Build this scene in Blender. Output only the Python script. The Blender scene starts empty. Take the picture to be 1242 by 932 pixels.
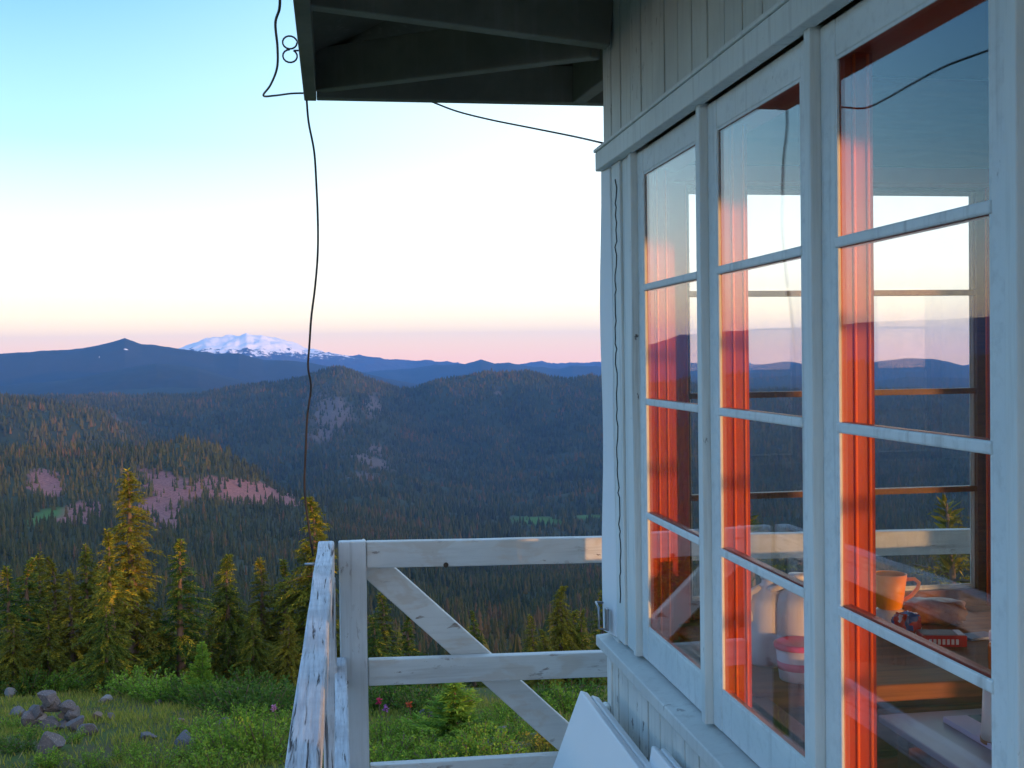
import bpy, bmesh, math, random
import numpy as np
from mathutils import Vector, Matrix

R = math.radians
scn = bpy.context.scene
col = scn.collection
rng = np.random.default_rng(7)
random.seed(11)

# ------------------------------------------------------------------ frame of reference
# deck top is z = 0, the lookout's long window wall is the plane x = 0.70, y runs along it
EYE = 1.62
YAW = 8.77            # camera heading, degrees right of +y
F = 1400.0            # focal length in photograph pixels (1242 wide)
SUN_AZ, SUN_EL = 143.0, 1.9     # azimuth the sun stands at (from +y towards +x), elevation


def hor(px):
    return 437.0 - 0.014 * (px - 405.0)


def px2az(px):
    return YAW + np.degrees(np.arctan((np.asarray(px, float) - 621.0) / F))


def az2px(az):
    return 621.0 + F * np.tan(np.radians(np.asarray(az, float) - YAW))


def h_of(px, py, r):
    """height above eye of a point seen at (px, py), r metres away on the map"""
    d = r * np.cos(np.radians(px2az(px) - YAW))
    return -(np.asarray(py, float) - hor(np.asarray(px, float))) / F * d


# ------------------------------------------------------------------ helpers
def tag(o, label=None, cat=None, group=None, kind=None):
    if label: o['label'] = label
    if cat: o['category'] = cat
    if group: o['group'] = group
    if kind: o['kind'] = kind
    return o


def empty(name, loc, label, cat, group=None, rz=0.0):
    o = bpy.data.objects.new(name, None)
    o.location = loc
    o.rotation_euler = (0, 0, rz)
    o.empty_display_size = 0.2
    col.objects.link(o)
    return tag(o, label, cat, group)


class MB:
    def __init__(s):
        s.v, s.f, s.sm = [], [], []

    def add(s, verts, faces, smooth=False):
        b = len(s.v)
        s.v.extend([tuple(p) for p in verts])
        s.f.extend([tuple(i + b for i in f) for f in faces])
        s.sm.extend([smooth] * len(faces))
        return s

    def box(s, lo, hi):
        x0, y0, z0 = lo; x1, y1, z1 = hi
        v = [(x0, y0, z0), (x1, y0, z0), (x1, y1, z0), (x0, y1, z0), (x0, y0, z1), (x1, y0, z1), (x1, y1, z1), (x0, y1, z1)]
        return s.add(v, [(0, 3, 2, 1), (4, 5, 6, 7), (0, 1, 5, 4), (1, 2, 6, 5), (2, 3, 7, 6), (3, 0, 4, 7)])

    def beam(s, p0, p1, w, t, up=(0, 0, 1), n=1, jit=0.0, twist=0.0):
        """board from p0 to p1; w across (side), t along up"""
        p0, p1 = Vector(p0), Vector(p1)
        d = (p1 - p0).normalized()
        side = d.cross(Vector(up)).normalized()
        u = side.cross(d).normalized()
        rings = []
        for i in range(n + 1):
            k = i / n
            c = p0.lerp(p1, k)
            a = twist * k
            sd = side * math.cos(a) + u * math.sin(a)
            uu = u * math.cos(a) - side * math.sin(a)
            if 0 < i < n and jit:
                c = c + side * random.uniform(-jit, jit) + u * random.uniform(-jit, jit)
            ww = w * (1 + random.uniform(-jit, jit) * 8) if jit else w
            rings.append([c + sd * a_ * ww / 2 + uu * b_ * t / 2 for a_, b_ in ((-1, -1), (1, -1), (1, 1), (-1, 1))])
        v = [p for r_ in rings for p in r_]
        f = [(3, 2, 1, 0), tuple(4 * n + i for i in range(4))]
        for i in range(n):
            for j in range(4):
                f.append((4 * i + j, 4 * i + (j + 1) % 4, 4 * i + 4 + (j + 1) % 4, 4 * i + 4 + j))
        return s.add(v, f)

    def tube(s, pts, r, n=8, closed=False, rad=None):
        pts = [Vector(p) for p in pts]
        rings = []
        prev = None
        N = len(pts)
        for i, p in enumerate(pts):
            a = pts[i - 1] if i > 0 else (pts[-1] if closed else p)
            b = pts[i + 1] if i < N - 1 else (pts[0] if closed else p)
            d = (b - a).normalized()
            if prev is None:
                ref = Vector((0, 0, 1)) if abs(d.z) < 0.9 else Vector((1, 0, 0))
                sd = d.cross(ref).normalized()
            else:
                sd = (prev - d * prev.dot(d)).normalized()
            prev = sd
            u = d.cross(sd)
            rr = rad[i] if rad is not None else r
            rings.append([p + (sd * math.cos(t) + u * math.sin(t)) * rr for t in [2 * math.pi * k / n for k in range(n)]])
        v = [q for r_ in rings for q in r_]
        f = []
        for i in range(N if closed else N - 1):
            i2 = (i + 1) % N
            for j in range(n):
                f.append((i * n + j, i * n + (j + 1) % n, i2 * n + (j + 1) % n, i2 * n + j))
        if not closed:
            f.append(tuple(range(n - 1, -1, -1)))
            f.append(tuple((N - 1) * n + j for j in range(n)))
        return s.add(v, f, True)

    def lathe(s, prof, c=(0, 0, 0), n=28, sx=1.0, sy=1.0):
        c = Vector(c)
        v, f = [], []
        for (r_, z) in prof:
            for k in range(n):
                a = 2 * math.pi * k / n
                v.append((c.x + r_ * sx * math.cos(a), c.y + r_ * sy * math.sin(a), c.z + z))
        for i in range(len(prof) - 1):
            for j in range(n):
                f.append((i * n + j, i * n + (j + 1) % n, (i + 1) * n + (j + 1) % n, (i + 1) * n + j))
        f.append(tuple(range(n - 1, -1, -1)))
        f.append(tuple((len(prof) - 1) * n + j for j in range(n)))
        return s.add(v, f, True)

    def build(s, name, mat, parent=None, bevel=0.0, seg=2, xf=None, recalc=True):
        me = bpy.data.meshes.new(name)
        vs = s.v if xf is None else [tuple(xf(*p)) for p in s.v]
        me.from_pydata(vs, [], s.f)
        for p, sm in zip(me.polygons, s.sm):
            p.use_smooth = sm
        if recalc:
            bm = bmesh.new(); bm.from_mesh(me)
            bmesh.ops.recalc_face_normals(bm, faces=bm.faces)
            bm.to_mesh(me); bm.free()
        if mat: me.materials.append(mat)
        o = bpy.data.objects.new(name, me)
        col.objects.link(o)
        if parent:
            o.parent = parent
        if bevel:
            b = o.modifiers.new('bevel', 'BEVEL'); b.width = bevel; b.segments = seg; b.limit_method = 'ANGLE'; b.angle_limit = R(35)
        return o


def np_mesh(name, V, Q, mat, parent=None, smooth=False, attrs=None):
    """V (n,3) floats, Q (m,k) indices -> mesh object, quickly; attrs: vertex float attributes"""
    me = bpy.data.meshes.new(name)
    V = np.ascontiguousarray(V, np.float32); Q = np.ascontiguousarray(Q, np.int32)
    k = Q.shape[1]
    me.vertices.add(len(V)); me.vertices.foreach_set('co', V.ravel())
    me.loops.add(Q.size); me.loops.foreach_set('vertex_index', Q.ravel())
    me.polygons.add(len(Q))
    me.polygons.foreach_set('loop_start', np.arange(0, Q.size, k, dtype=np.int32))
    me.polygons.foreach_set('loop_total', np.full(len(Q), k, np.int32))
    me.polygons.foreach_set('use_smooth', np.full(len(Q), smooth, bool))
    for nm, arr in (attrs or {}).items():
        a = me.attributes.new(nm, 'FLOAT', 'POINT')
        a.data.foreach_set('value', np.ascontiguousarray(arr, np.float32))
    me.update(calc_edges=True)
    if mat: me.materials.append(mat)
    o = bpy.data.objects.new(name, me)
    col.objects.link(o)
    if parent: o.parent = parent
    return o


# numpy gradient noise -------------------------------------------------
_perm = np.random.default_rng(3).permutation(512)
_perm = np.concatenate([_perm, _perm])
_g = np.random.default_rng(4).normal(size=(512, 2)); _g /= np.linalg.norm(_g, axis=1)[:, None]


def perlin(x, y):
    xi = np.floor(x).astype(int); yi = np.floor(y).astype(int)
    xf = x - xi; yf = y - yi
    u = xf ** 3 * (xf * (6 * xf - 15) + 10); v = yf ** 3 * (yf * (6 * yf - 15) + 10)

    def g(ix, iy, dx, dy):
        q = _g[_perm[(_perm[ix & 511] + iy) & 511]]
        return q[..., 0] * dx + q[..., 1] * dy
    a = g(xi, yi, xf, yf); b = g(xi + 1, yi, xf - 1, yf)
    c = g(xi, yi + 1, xf, yf - 1); d = g(xi + 1, yi + 1, xf - 1, yf - 1)
    return (a + (b - a) * u + (c + (d - c) * u - a - (b - a) * u) * v) * 1.5


def fbm(x, y, o=5, gain=0.5, ridged=False):
    s = 0; a = 1.0; t = 0
    for i in range(o):
        n = perlin(x * 2 ** i + 17.3 * i, y * 2 ** i - 9.1 * i)
        s = s + a * ((1 - 2 * np.abs(n)) if ridged else n)
        t += a; a *= gain
    return s / t


# ------------------------------------------------------------------ materials
class NT:
    def __init__(s, name, world=None):
        if world is None:
            s.m = bpy.data.materials.new(name); s.m.use_nodes = True; s.t = s.m.node_tree
        else:
            s.m = world; s.t = world.node_tree
        s.t.nodes.clear()

    def n(s, typ, ins=None, **kw):
        nd = s.t.nodes.new(typ)
        for k, v in kw.items(): setattr(nd, k, v)
        for k, v in (ins or {}).items():
            sock = nd.inputs[k]
            if isinstance(v, bpy.types.NodeSocket): s.t.links.new(v, sock)
            else: sock.default_value = v
        return nd

    def ramp(s, fac, stops, interp='LINEAR'):
        nd = s.n('ShaderNodeValToRGB', {0: fac}); cr = nd.color_ramp; cr.interpolation = interp
        while len(cr.elements) > 1: cr.elements.remove(cr.elements[-1])
        for i, (p, c) in enumerate(stops):
            e = cr.elements[0] if i == 0 else cr.elements.new(p)
            e.position = p
            e.color = (c, c, c, 1) if isinstance(c, (int, float)) else (*c, 1)
        return nd.outputs[0]

    def mix(s, fac, a, b, blend='MIX'):
        nd = s.n('ShaderNodeMix', data_type='RGBA', blend_type=blend)
        for k, v in ((0, fac), (6, a), (7, b)):
            if isinstance(v, bpy.types.NodeSocket): s.t.links.new(v, nd.inputs[k])
            else: nd.inputs[k].default_value = v if k == 0 else ((*v, 1) if len(v) == 3 else v)
        return nd.outputs[2]

    def math(s, op, a, b=0.0, clamp=False):
        nd = s.n('ShaderNodeMath', operation=op, use_clamp=clamp)
        for k, v in ((0, a), (1, b)):
            if isinstance(v, bpy.types.NodeSocket): s.t.links.new(v, nd.inputs[k])
            else: nd.inputs[k].default_value = v
        return nd.outputs[0]

    def coord(s, scale=(1, 1, 1), kind='Object', rot=(0, 0, 0)):
        tc = s.n('ShaderNodeTexCoord')
        mp = s.n('ShaderNodeMapping', {'Vector': tc.outputs[kind], 'Scale': scale, 'Rotation': rot})
        return mp.outputs[0]

    def noise(s, vec, scale=5, detail=6, rough=0.6, dist=0.0):
        return s.n('ShaderNodeTexNoise', {'Vector': vec, 'Scale': scale, 'Detail': detail, 'Roughness': rough, 'Distortion': dist}).outputs['Fac']

    def out(s, shader, vol=None):
        o = s.n('ShaderNodeOutputMaterial')
        if shader is not None: s.t.links.new(shader, o.inputs['Surface'])
        if vol is not None: s.t.links.new(vol, o.inputs['Volume'])
        return s.m

    def bsdf(s, base, rough=0.6, spec=0.4, bump=None, bstr=0.3, bdist=0.01, **kw):
        ins = {'Base Color': base if isinstance(base, bpy.types.NodeSocket) else (*base, 1), 'Roughness': rough, 'Specular IOR Level': spec}
        ins.update(kw)
        if bump is not None:
            ins['Normal'] = s.n('ShaderNodeBump', {'Height': bump, 'Strength': bstr, 'Distance': bdist}).outputs[0]
        return s.n('ShaderNodeBsdfPrincipled', ins).outputs[0]


def m_paint(name, colr, grain=(22, 22, 1.6), chips=0.605, wood=(.13, .115, .10), dirt=0.75):
    """brushed exterior paint on boards: faint grain, grime, small chips to grey wood"""
    t = NT(name)
    v = t.coord(grain)
    g = t.noise(v, 3.0, 8, .65)
    big = t.noise(t.coord((1, 1, 1)), 3.2, 5, .6)
    fine = t.noise(t.coord((1, 1, .35) if grain[0] > 2 else (.3, 1, 1)), 34, 6, .7, .4)
    c = t.mix(t.ramp(big, [(.3, 0.0), (.72, 1.0)]), tuple(x * dirt for x in colr), colr)
    c = t.mix(t.ramp(g, [(.30, .5), (.5, 0.0)]), c, tuple(x * .66 for x in colr))
    if grain[0] < 2: c = t.mix(t.ramp(t.noise(t.coord((1.2, 1, 3)), 4.0, 4, .6, .6), [(.52, 0), (.60, .5), (.72, .35)]), c, (.50, .43, .36))
    run = t.noise(t.coord((26, 26, .9) if grain[0] > 2 else (.9, 26, 26)), 1.6, 5, .6)
    c = t.mix(t.math('MULTIPLY', t.ramp(run, [(.56, 0), (.70, .55)]), t.ramp(big, [(.42, .2), (.62, 1.0)])), c, (.27, .25, .22))
    chip = t.math('MULTIPLY', t.ramp(fine, [(chips, 0.0), (chips + .03, 1.0)]), t.ramp(big, [(.48, 0.0), (.6, 1.0)]))
    c = t.mix(chip, c, wood)
    h = t.math('SUBTRACT', t.math('MULTIPLY', g, .5), chip)
    return t.out(t.bsdf(c, .55, .35, h, .5, .004))


def m_weathered(name, axis):
    """old white paint worn to silver wood with long dark checks along the board"""
    sc = {'x': (1.3, 30, 30), 'y': (30, 1.3, 30), 'z': (30, 30, 1.3)}[axis]
    t = NT(name)
    v = t.coord(sc)
    g = t.noise(v, 3.4, 9, .7, .6)
    g2 = t.noise(t.coord(tuple(x * 2.3 for x in sc)), 2.0, 6, .7)
    big = t.noise(t.coord(), 5.5, 5, .65)
    c = t.mix(t.ramp(g2, [(.35, 0), (.7, 1)]), (.46, .50, .56), (.76, .79, .82))
    c = t.mix(t.ramp(big, [(.45, 0), (.62, .55)]), c, (.40, .40, .42))
    crack = t.ramp(g, [(.36, 1.0), (.43, 0.0)])
    c = t.mix(crack, c, (.06, .05, .05))
    return t.out(t.bsdf(c, .8, .2, t.math('SUBTRACT', g2, t.math('MULTIPLY', crack, 1.6)), .6, .006))


def m_stain(name, colr, dark, axis='z', rough=.42, coat=.12):
    sc = {'x': (1.2, 18, 18), 'y': (18, 1.2, 18), 'z': (18, 18, 1.2)}[axis]
    t = NT(name)
    g = t.noise(t.coord(sc), 2.6, 8, .6, 1.2)
    c = t.mix(t.ramp(g, [(.3, 0), (.7, 1)]), dark, colr)
    return t.out(t.bsdf(c, rough, .25, g, .12, .003, **{'Coat Weight': coat, 'Coat Roughness': .12}))


def m_plain(name, colr, rough=.5, var=.15, spec=.4, scale=14, **kw):
    t = NT(name)
    g = t.noise(t.coord(), scale, 5, .6)
    c = t.mix(g, tuple(x * (1 - var) for x in colr), tuple(min(1, x * (1 + var)) for x in colr))
    return t.out(t.bsdf(c, rough, spec, g, .08, .003, **kw))


def m_glass():
    t = NT('window_glass')
    geo = t.n('ShaderNodeNewGeometry')
    ior = t.math('SUBTRACT', 1.5, t.math('MULTIPLY', geo.outputs['Backfacing'], 1.5 - 1 / 1.5))
    fr = t.n('ShaderNodeFresnel', {'IOR': ior}).outputs[0]
    gl = t.n('ShaderNodeBsdfGlossy', {'Color': (1, 1, 1, 1), 'Roughness': 0.0}).outputs[0]
    tr = t.n('ShaderNodeBsdfTransparent', {'Color': (.97, .98, .975, 1)}).outputs[0]
    mx = t.n('ShaderNodeMixShader', {0: fr, 1: tr, 2: gl}).outputs[0]
    # a thin film of dust towards the edges of old panes
    du = t.noise(t.coord((1, 1, 1)), 9, 7, .7)
    df = t.n('ShaderNodeBsdfDiffuse', {'Color': (.6, .6, .6, 1)}).outputs[0]
    f = t.ramp(du, [(.45, 0.0), (.8, .025)])
    mx = t.n('ShaderNodeMixShader', {0: f, 1: mx, 2: df}).outputs[0]
    return t.out(mx)


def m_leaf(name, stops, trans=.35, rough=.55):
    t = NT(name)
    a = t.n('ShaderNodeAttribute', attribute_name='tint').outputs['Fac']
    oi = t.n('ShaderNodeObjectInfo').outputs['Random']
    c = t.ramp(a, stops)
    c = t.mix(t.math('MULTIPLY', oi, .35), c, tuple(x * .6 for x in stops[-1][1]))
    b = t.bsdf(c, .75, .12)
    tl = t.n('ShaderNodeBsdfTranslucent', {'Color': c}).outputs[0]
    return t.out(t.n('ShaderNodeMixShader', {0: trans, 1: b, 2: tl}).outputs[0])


M = {}
WHITE = (.68, .71, .67)
M['white'] = m_paint('white_paint', WHITE)
M['white_trim'] = m_paint('white_trim_paint', (.71, .745, .715), chips=.66, dirt=.86)
M['sash'] = m_paint('sash_paint', (.72, .75, .73), grain=(16, 16, 16), chips=.66, dirt=.84)
M['panel'] = m_plain('panel_paint', (.74, .77, .78), .5, .05, scale=3)
M['rail_x'] = m_paint('rail_paint', (.66, .68, .67), grain=(1.5, 20, 20), chips=.60, wood=(.17, .12, .09), dirt=.80)
M['post'] = m_paint('post_paint', (.66, .69, .70), grain=(20, 20, 1.5), chips=.6, wood=(.17, .12, .09), dirt=.78)
M['worn_y'] = m_weathered('weathered_paint', 'y')
M['worn_z'] = m_weathered('weathered_paint_upright', 'z')
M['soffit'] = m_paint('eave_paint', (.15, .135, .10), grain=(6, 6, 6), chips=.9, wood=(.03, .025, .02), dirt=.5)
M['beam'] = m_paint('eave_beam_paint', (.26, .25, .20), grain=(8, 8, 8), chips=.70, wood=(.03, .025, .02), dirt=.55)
M['stud'] = m_stain('red_stain', (.46, .034, .003), (.40, .027, .003))
M['stop'] = m_stain('red_stain_molding', (.88, .15, .012), (.80, .11, .01), rough=.25, coat=.6)
M['brown'] = m_stain('brown_stain', (.20, .070, .022), (.09, .028, .010), 'x')
M['table'] = m_stain('table_varnish', (.34, .125, .034), (.15, .050, .014), 'x', .6, .0)
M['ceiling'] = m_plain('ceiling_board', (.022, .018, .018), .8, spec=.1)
M['glass'] = m_glass()
M['metal'] = m_plain('galvanised_metal', (.33, .34, .36), .4, .2, **{'Metallic': .9})
M['wire'] = m_plain('wire_rubber', (.012, .014, .022), .5)
M['rope'] = m_plain('old_cable', (.022, .018, .02), .65)
M['crack'] = m_plain('dark_gap', (.02, .02, .02), .9)


# ------------------------------------------------------------------ terrain height field
# knots: distance -> skyline heights read along the bearing (px across, py down in the photograph)
K = [
    # r, [(px, py)...]
    (400, [(-900, 770), (0, 775), (400, 785), (735, 795), (1300, 790)]),
    (700, [(-900, 690), (0, 690), (200, 705), (400, 728), (600, 760), (735, 745), (1300, 735)]),
    (1050, [(-900, 620), (0, 618), (120, 632), (250, 640), (400, 672), (560, 705), (640, 706), (735, 702), (1300, 680)]),
    (1500, [(-900, 540), (-200, 540), (0, 553), (100, 556), (180, 550), (220, 543), (270, 552), (310, 578), (335, 600), (360, 609), (430, 634), (520, 652), (600, 668), (735, 690), (900, 670), (1300, 640)]),
    (1950, [(-900, 560), (0, 560), (180, 572), (260, 595), (330, 628), (400, 612), (450, 608), (520, 622), (600, 636), (735, 634), (900, 640), (1300, 610)]),
    (2500, [(-900, 465), (-300, 470), (-100, 482), (0, 487), (60, 490), (110, 500), (150, 522), (180, 548), (250, 572), (330, 582), (430, 572), (480, 586), (600, 605), (735, 592), (1000, 600), (1300, 580)]),
    (3000, [(-900, 500), (0, 500), (110, 515), (180, 532), (250, 542), (330, 536), (400, 530), (440, 534), (480, 556), (560, 568), (735, 552), (1000, 560), (1300, 545)]),
    (3500, [(-900, 485), (0, 492), (100, 495), (240, 508), (330, 503), (380, 490), (410, 480), (440, 490), (470, 505), (520, 522), (600, 515), (735, 508), (1000, 520), (1300, 510)]),
    (4100, [(-900, 440), (-300, 470), (0, 487), (75, 485), (150, 485), (240, 483), (300, 470), (370, 461), (392, 454), (403, 450), (416, 450), (428, 454), (442, 461), (460, 467), (480, 474), (500, 476), (530, 465), (570, 459), (600, 454), (640, 453), (680, 462), (735, 460), (800, 466), (900, 476), (1000, 478), (1200, 477), (1300, 470)]),
    (5400, [(-900, 500), (0, 505), (400, 500), (735, 500), (1300, 500)]),
    (7200, [(-900, 445), (-100, 470), (0, 470), (80, 462), (150, 448), (190, 444), (240, 447), (300, 462), (400, 476), (500, 478), (700, 476), (1000, 468), (1300, 468)]),
    (7900, [(-900, 470), (0, 476), (200, 462), (400, 480), (1300, 476)]),
    (9000, [(-900, 400), (-330, 402), (-200, 412), (-55, 417), (-20, 428), (0, 431), (60, 429), (100, 425), (130, 418), (152, 412), (172, 419), (215, 425), (260, 431), (290, 428), (320, 437), (360, 441), (420, 450), (470, 461), (510, 465), (600, 468), (640, 462), (700, 458), (760, 466), (900, 462), (960, 458), (1040, 466), (1100, 458), (1300, 462)]),
    (10800, [(-900, 470), (1300, 468)]),
    (12500, [(-900, 440), (300, 452), (430, 454), (500, 449), (532, 444), (564, 443), (584, 436), (600, 441), (617, 438), (640, 444), (680, 447), (695, 443), (715, 446), (735, 448), (850, 440), (900, 446), (960, 442), (1000, 449), (1065, 441), (1100, 436), (1130, 437), (1180, 446), (1250, 440), (1300, 442)]),
    (14500, [(-900, 462), (1300, 460)]),
    (17000, [(-900, 442), (150, 440), (190, 433), (215, 425), (235, 418), (250, 413), (268, 411), (280, 408), (292, 409), (300, 405), (309, 408), (318, 407), (328, 411), (340, 412), (355, 418), (370, 424), (400, 429), (430, 431), (470, 438), (500, 441), (560, 441), (620, 442), (735, 443), (1300, 444)]),
    (19500, [(-900, 475), (1300, 475)]),
]
AZ_IN = 47.0


def ground_z(az, r):
    """near hilltop, r < 70 m; z in scene coordinates"""
    az = np.asarray(az, float); r = np.asarray(r, float)
    a = (az + 180) % 360 - 180
    px = az2px(np.clip(a, -45, 50))
    h14 = np.interp(px, [-300, 0, 340, 700, 1200], [-4.75, -4.85, -4.95, -4.95, -4.7])
    h26 = np.interp(px, [-300, 0, 160, 340, 480, 700, 1200], [-6.9, -7.0, -7.05, -7.35, -7.6, -7.7, -7.3])
    h = np.full(np.broadcast(az, r).shape, -4.6)
    k = np.clip((r - 8) / 6, 0, 1); h = h + (h14 + 4.6) * k * k * (3 - 2 * k)
    k = np.clip((r - 14) / 12, 0, 1); h = h + (h26 - h14) * (k * .8 + .2 * k * k)
    k = np.clip((r - 26) / 44, 0, None); h = h + (-28 + 7.5) * k ** 1.25
    # unseen hump added behind the house to shade the meadow and lower trees
    back = np.clip((np.abs(a - 143) < 80) * (1 - np.abs(a - 143) / 80), 0, 1)
    hb = -4.6 + 0.30 * np.clip((r - 10) / 14, 0, 1) - 24 * np.clip((r - 34) / 36, 0, None) ** 1.3
    w = np.clip(back * 3, 0, 1)
    h = h * (1 - w) + hb * w
    x = r * np.sin(np.radians(az)); y = r * np.cos(np.radians(az))
    h = h + .22 * fbm(x / 5, y / 5, 4) * np.clip((r - 5) / 8, 0, 1) + .9 * fbm(x / 25, y / 25, 3) * np.clip((r - 26) / 30, 0, 1)
    return h + EYE


RK = np.array([70.0, 180.0] + [k[0] for k in K])


def hills_h(az, r, noise=True):
    """height above the eye at bearing az (deg) and distance r (m), any shape (broadcast)"""
    az, r = np.broadcast_arrays(np.asarray(az, float), np.asarray(r, float))
    shp = az.shape
    az = az.ravel(); r = r.ravel()
    a = (az + 180) % 360 - 180
    ac = np.clip(a, -AZ_IN, AZ_IN)
    px = az2px(ac)
    cols = [np.full(len(az), -28.0), np.full(len(az), -58.0)]
    for rk, pts in K:
        p = np.array(pts, float)
        cols.append(h_of(px, np.interp(px, p[:, 0], p[:, 1]), rk))
    H = np.stack(cols, 1)
    # unseen ridges added behind the camera, crest shaped to hold the valley in shade
    bw = np.clip((np.abs(a) - AZ_IN) / 25, 0, 1)[:, None]
    gen = np.interp(RK, [70, 180, 600, 1700, 3500, 4800, 6000, 12000, 19500], [-28, -60, -110, -150, 0, -150, -250, -250, -300])
    crest = np.interp(SUN_AZ - a, [-60, 6, 9, 14, 16, 25, 32, 39, 54, 75, 90], [-60, -60, -14, -10, 26, 50, 60, 78, 48, 30, 0])
    gen = gen[None, :] + crest[:, None] * np.interp(RK, [1700, 3500, 4800], [0, 1, 0])[None, :]
    H = H * (1 - bw) + gen * bw
    L = np.log(RK)
    d = np.diff(H, axis=1) / np.diff(L)[None, :]
    m = np.zeros_like(H)
    s = d[:, :-1] * d[:, 1:] > 0
    m[:, 1:-1] = np.where(s, 2 * d[:, :-1] * d[:, 1:] / np.where(np.abs(d[:, :-1] + d[:, 1:]) < 1e-9, 1e-9, d[:, :-1] + d[:, 1:]), 0)
    m[:, 0] = d[:, 0]; m[:, -1] = d[:, -1]
    l = np.log(np.clip(r, RK[0], RK[-1]))
    i = np.clip(np.searchsorted(L, l, side='right') - 1, 0, len(L) - 2)
    ar = np.arange(len(r))
    w = L[i + 1] - L[i]; t = (l - L[i]) / w
    h = (2 * t ** 3 - 3 * t ** 2 + 1) * H[ar, i] + (t ** 3 - 2 * t ** 2 + t) * w * m[ar, i] + (-2 * t ** 3 + 3 * t ** 2) * H[ar, i + 1] + (t ** 3 - t ** 2) * w * m[ar, i + 1]
    if noise:
        x = r * np.sin(np.radians(az)); y = r * np.cos(np.radians(az))
        amp = np.clip((r - 70) / 400, 0, 1)
        n = 9 * fbm(x / 260, y / 260, 4) * np.clip(1500 / (r + 600), .6, 1.0)
        n = n + 22 * (fbm(x / 380 + 5, y / 380, 5, .55, ridged=True) - .3) * np.clip((r - 900) / 1500, 0, 1)
        far = np.clip((r - 5500) / 2500, 0, 1)
        peak = np.clip((r - 14500) / 1500, 0, 1)
        n = n * (1 - far) + peak * 42 * (fbm(x / 420, y / 420, 5, .6, True) - .4) + far * (60 * (fbm(x / 1500, y / 1500, 5, .5, True) - .45) * np.clip(r / 11000, .6, 2.2))
        h = h + n * amp
    return h.reshape(shp)




def proj(az, h, r):
    px = az2px(az)
    d = r * np.cos(np.radians(az - YAW))
    return px, hor(px) - h / d * F


def blob(px, py, cx, cy, rx, ry, rot=0.0):
    c, s = math.cos(R(rot)), math.sin(R(rot))
    dx, dy = px - cx, py - cy
    u = (dx * c + dy * s) / rx; v = (-dx * s + dy * c) / ry
    return 1 - np.sqrt(u * u + v * v)


def scree_mask(az, r, h):
    """bare talus and cliffs on the valley sides, >0 where bare"""
    px, py = proj(az, h, r)
    x = r * np.sin(np.radians(az)); y = r * np.cos(np.radians(az))
    near = (r > 1000) & (r < 1700)
    b = np.maximum.reduce([
        blob(px, py, 285, 596, 82, 16, 6), blob(px, py, 200, 590, 44, 19, 25), blob(px, py, 192, 622, 34, 24, 25),
        blob(px, py, 52, 588, 27, 19, 20), blob(px, py, 62, 640, 70, 19, -22), blob(px, py, 5, 660, 40, 14, -15), blob(px, py, 340, 607, 26, 7, 12)])
    mid = (r > 2300) & (r < 3900)
    c = np.maximum.reduce([
        blob(px, py, 402, 500, 36, 34, -20), blob(px, py, 388, 528, 30, 13, 10), blob(px, py, 452, 492, 15, 25, 10),
        blob(px, py, 450, 560, 36, 10, 22), blob(px, py, 440, 580, 30, 9, 5), blob(px, py, 455, 545, 14, 9, 10), blob(px, py, 560, 476, 16, 5, 0), blob(px, py, 605, 477, 8, 4, 0), blob(px, py, 140, 512, 18, 8, 30)])
    n = .8 * fbm(x / 60, y / 60, 5, .65) + .5 * fbm(x / 16, y / 16, 3, .7)
    return np.where(near, b + .02 + .65 * n, -1), np.where(mid, c - .02 + .9 * fbm(x / 90, y / 90, 5, .7), -1)


def meadow_mask(az, r, h):
    px, py = proj(az, h, r)
    x = r * np.sin(np.radians(az)); y = r * np.cos(np.radians(az))
    b = np.maximum(blob(px, py, 650, 633, 50, 8, 2), blob(px, py, 712, 628, 26, 4, 0))
    b = np.where((r > 1650) & (r < 2350), b, -1)
    g = blob(px, py, 50, 628, 40, 12, -20)
    g = np.where((r > 900) & (r < 1500), g, -1)
    return np.maximum(b, g) + .25 * fbm(x / 60, y / 60, 3)


az_f = np.concatenate([np.arange(-50, 50, .06), np.arange(50, 310, 2.0)])


def polar_sheet(name, rs, zfun, mat, attrs=None):
    A, Rr = np.meshgrid(az_f, rs, indexing='ij')
    Z = zfun(A, Rr)
    V = np.stack([Rr * np.sin(np.radians(A)), Rr * np.cos(np.radians(A)), Z], -1).reshape(-1, 3)
    na, nr = A.shape
    i = np.arange(na)[:, None]; j = np.arange(nr - 1)[None, :]
    i2 = (i + 1) % na
    Q = np.stack(np.broadcast_arrays(i * nr + j, i * nr + j + 1, i2 * nr + j + 1, i2 * nr + j), -1).reshape(-1, 4)
    at = {k: f(A, Rr, Z - EYE).ravel() for k, f in (attrs or {}).items()}
    o = np_mesh(name, V, Q, mat, smooth=True, attrs=at)
    return o


def m_hills():
    t = NT('forested_hillside')
    sc = t.n('ShaderNodeAttribute', attribute_name='scree').outputs['Fac']
    sc2 = t.n('ShaderNodeAttribute', attribute_name='cliff').outputs['Fac']
    me = t.n('ShaderNodeAttribute', attribute_name='meadow').outputs['Fac']
    v = t.coord()
    n = t.noise(v, .03, 8, .7)
    nf = t.noise(v, .35, 5, .7)
    c = t.mix(n, (.020, .034, .014), (.050, .052, .022))
    rock = t.mix(t.ramp(nf, [(.3, 0), (.7, 1)]), (.075, .04, .04), (.30, .14, .13))
    gr = t.mix(t.ramp(nf, [(.3, 0), (.7, 1)]), (.045, .036, .034), (.19, .145, .13))
    c = t.mix(t.ramp(sc, [(-.04, 0), (.22, 1)]), c, rock)
    c = t.mix(t.ramp(sc2, [(-.02, 0), (.5, .85)]), c, gr)
    c = t.mix(t.ramp(me, [(.1, 0), (.6, 1)]), c, (.055, .12, .028))
    return t.out(t.bsdf(c, .9, .1))


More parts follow.
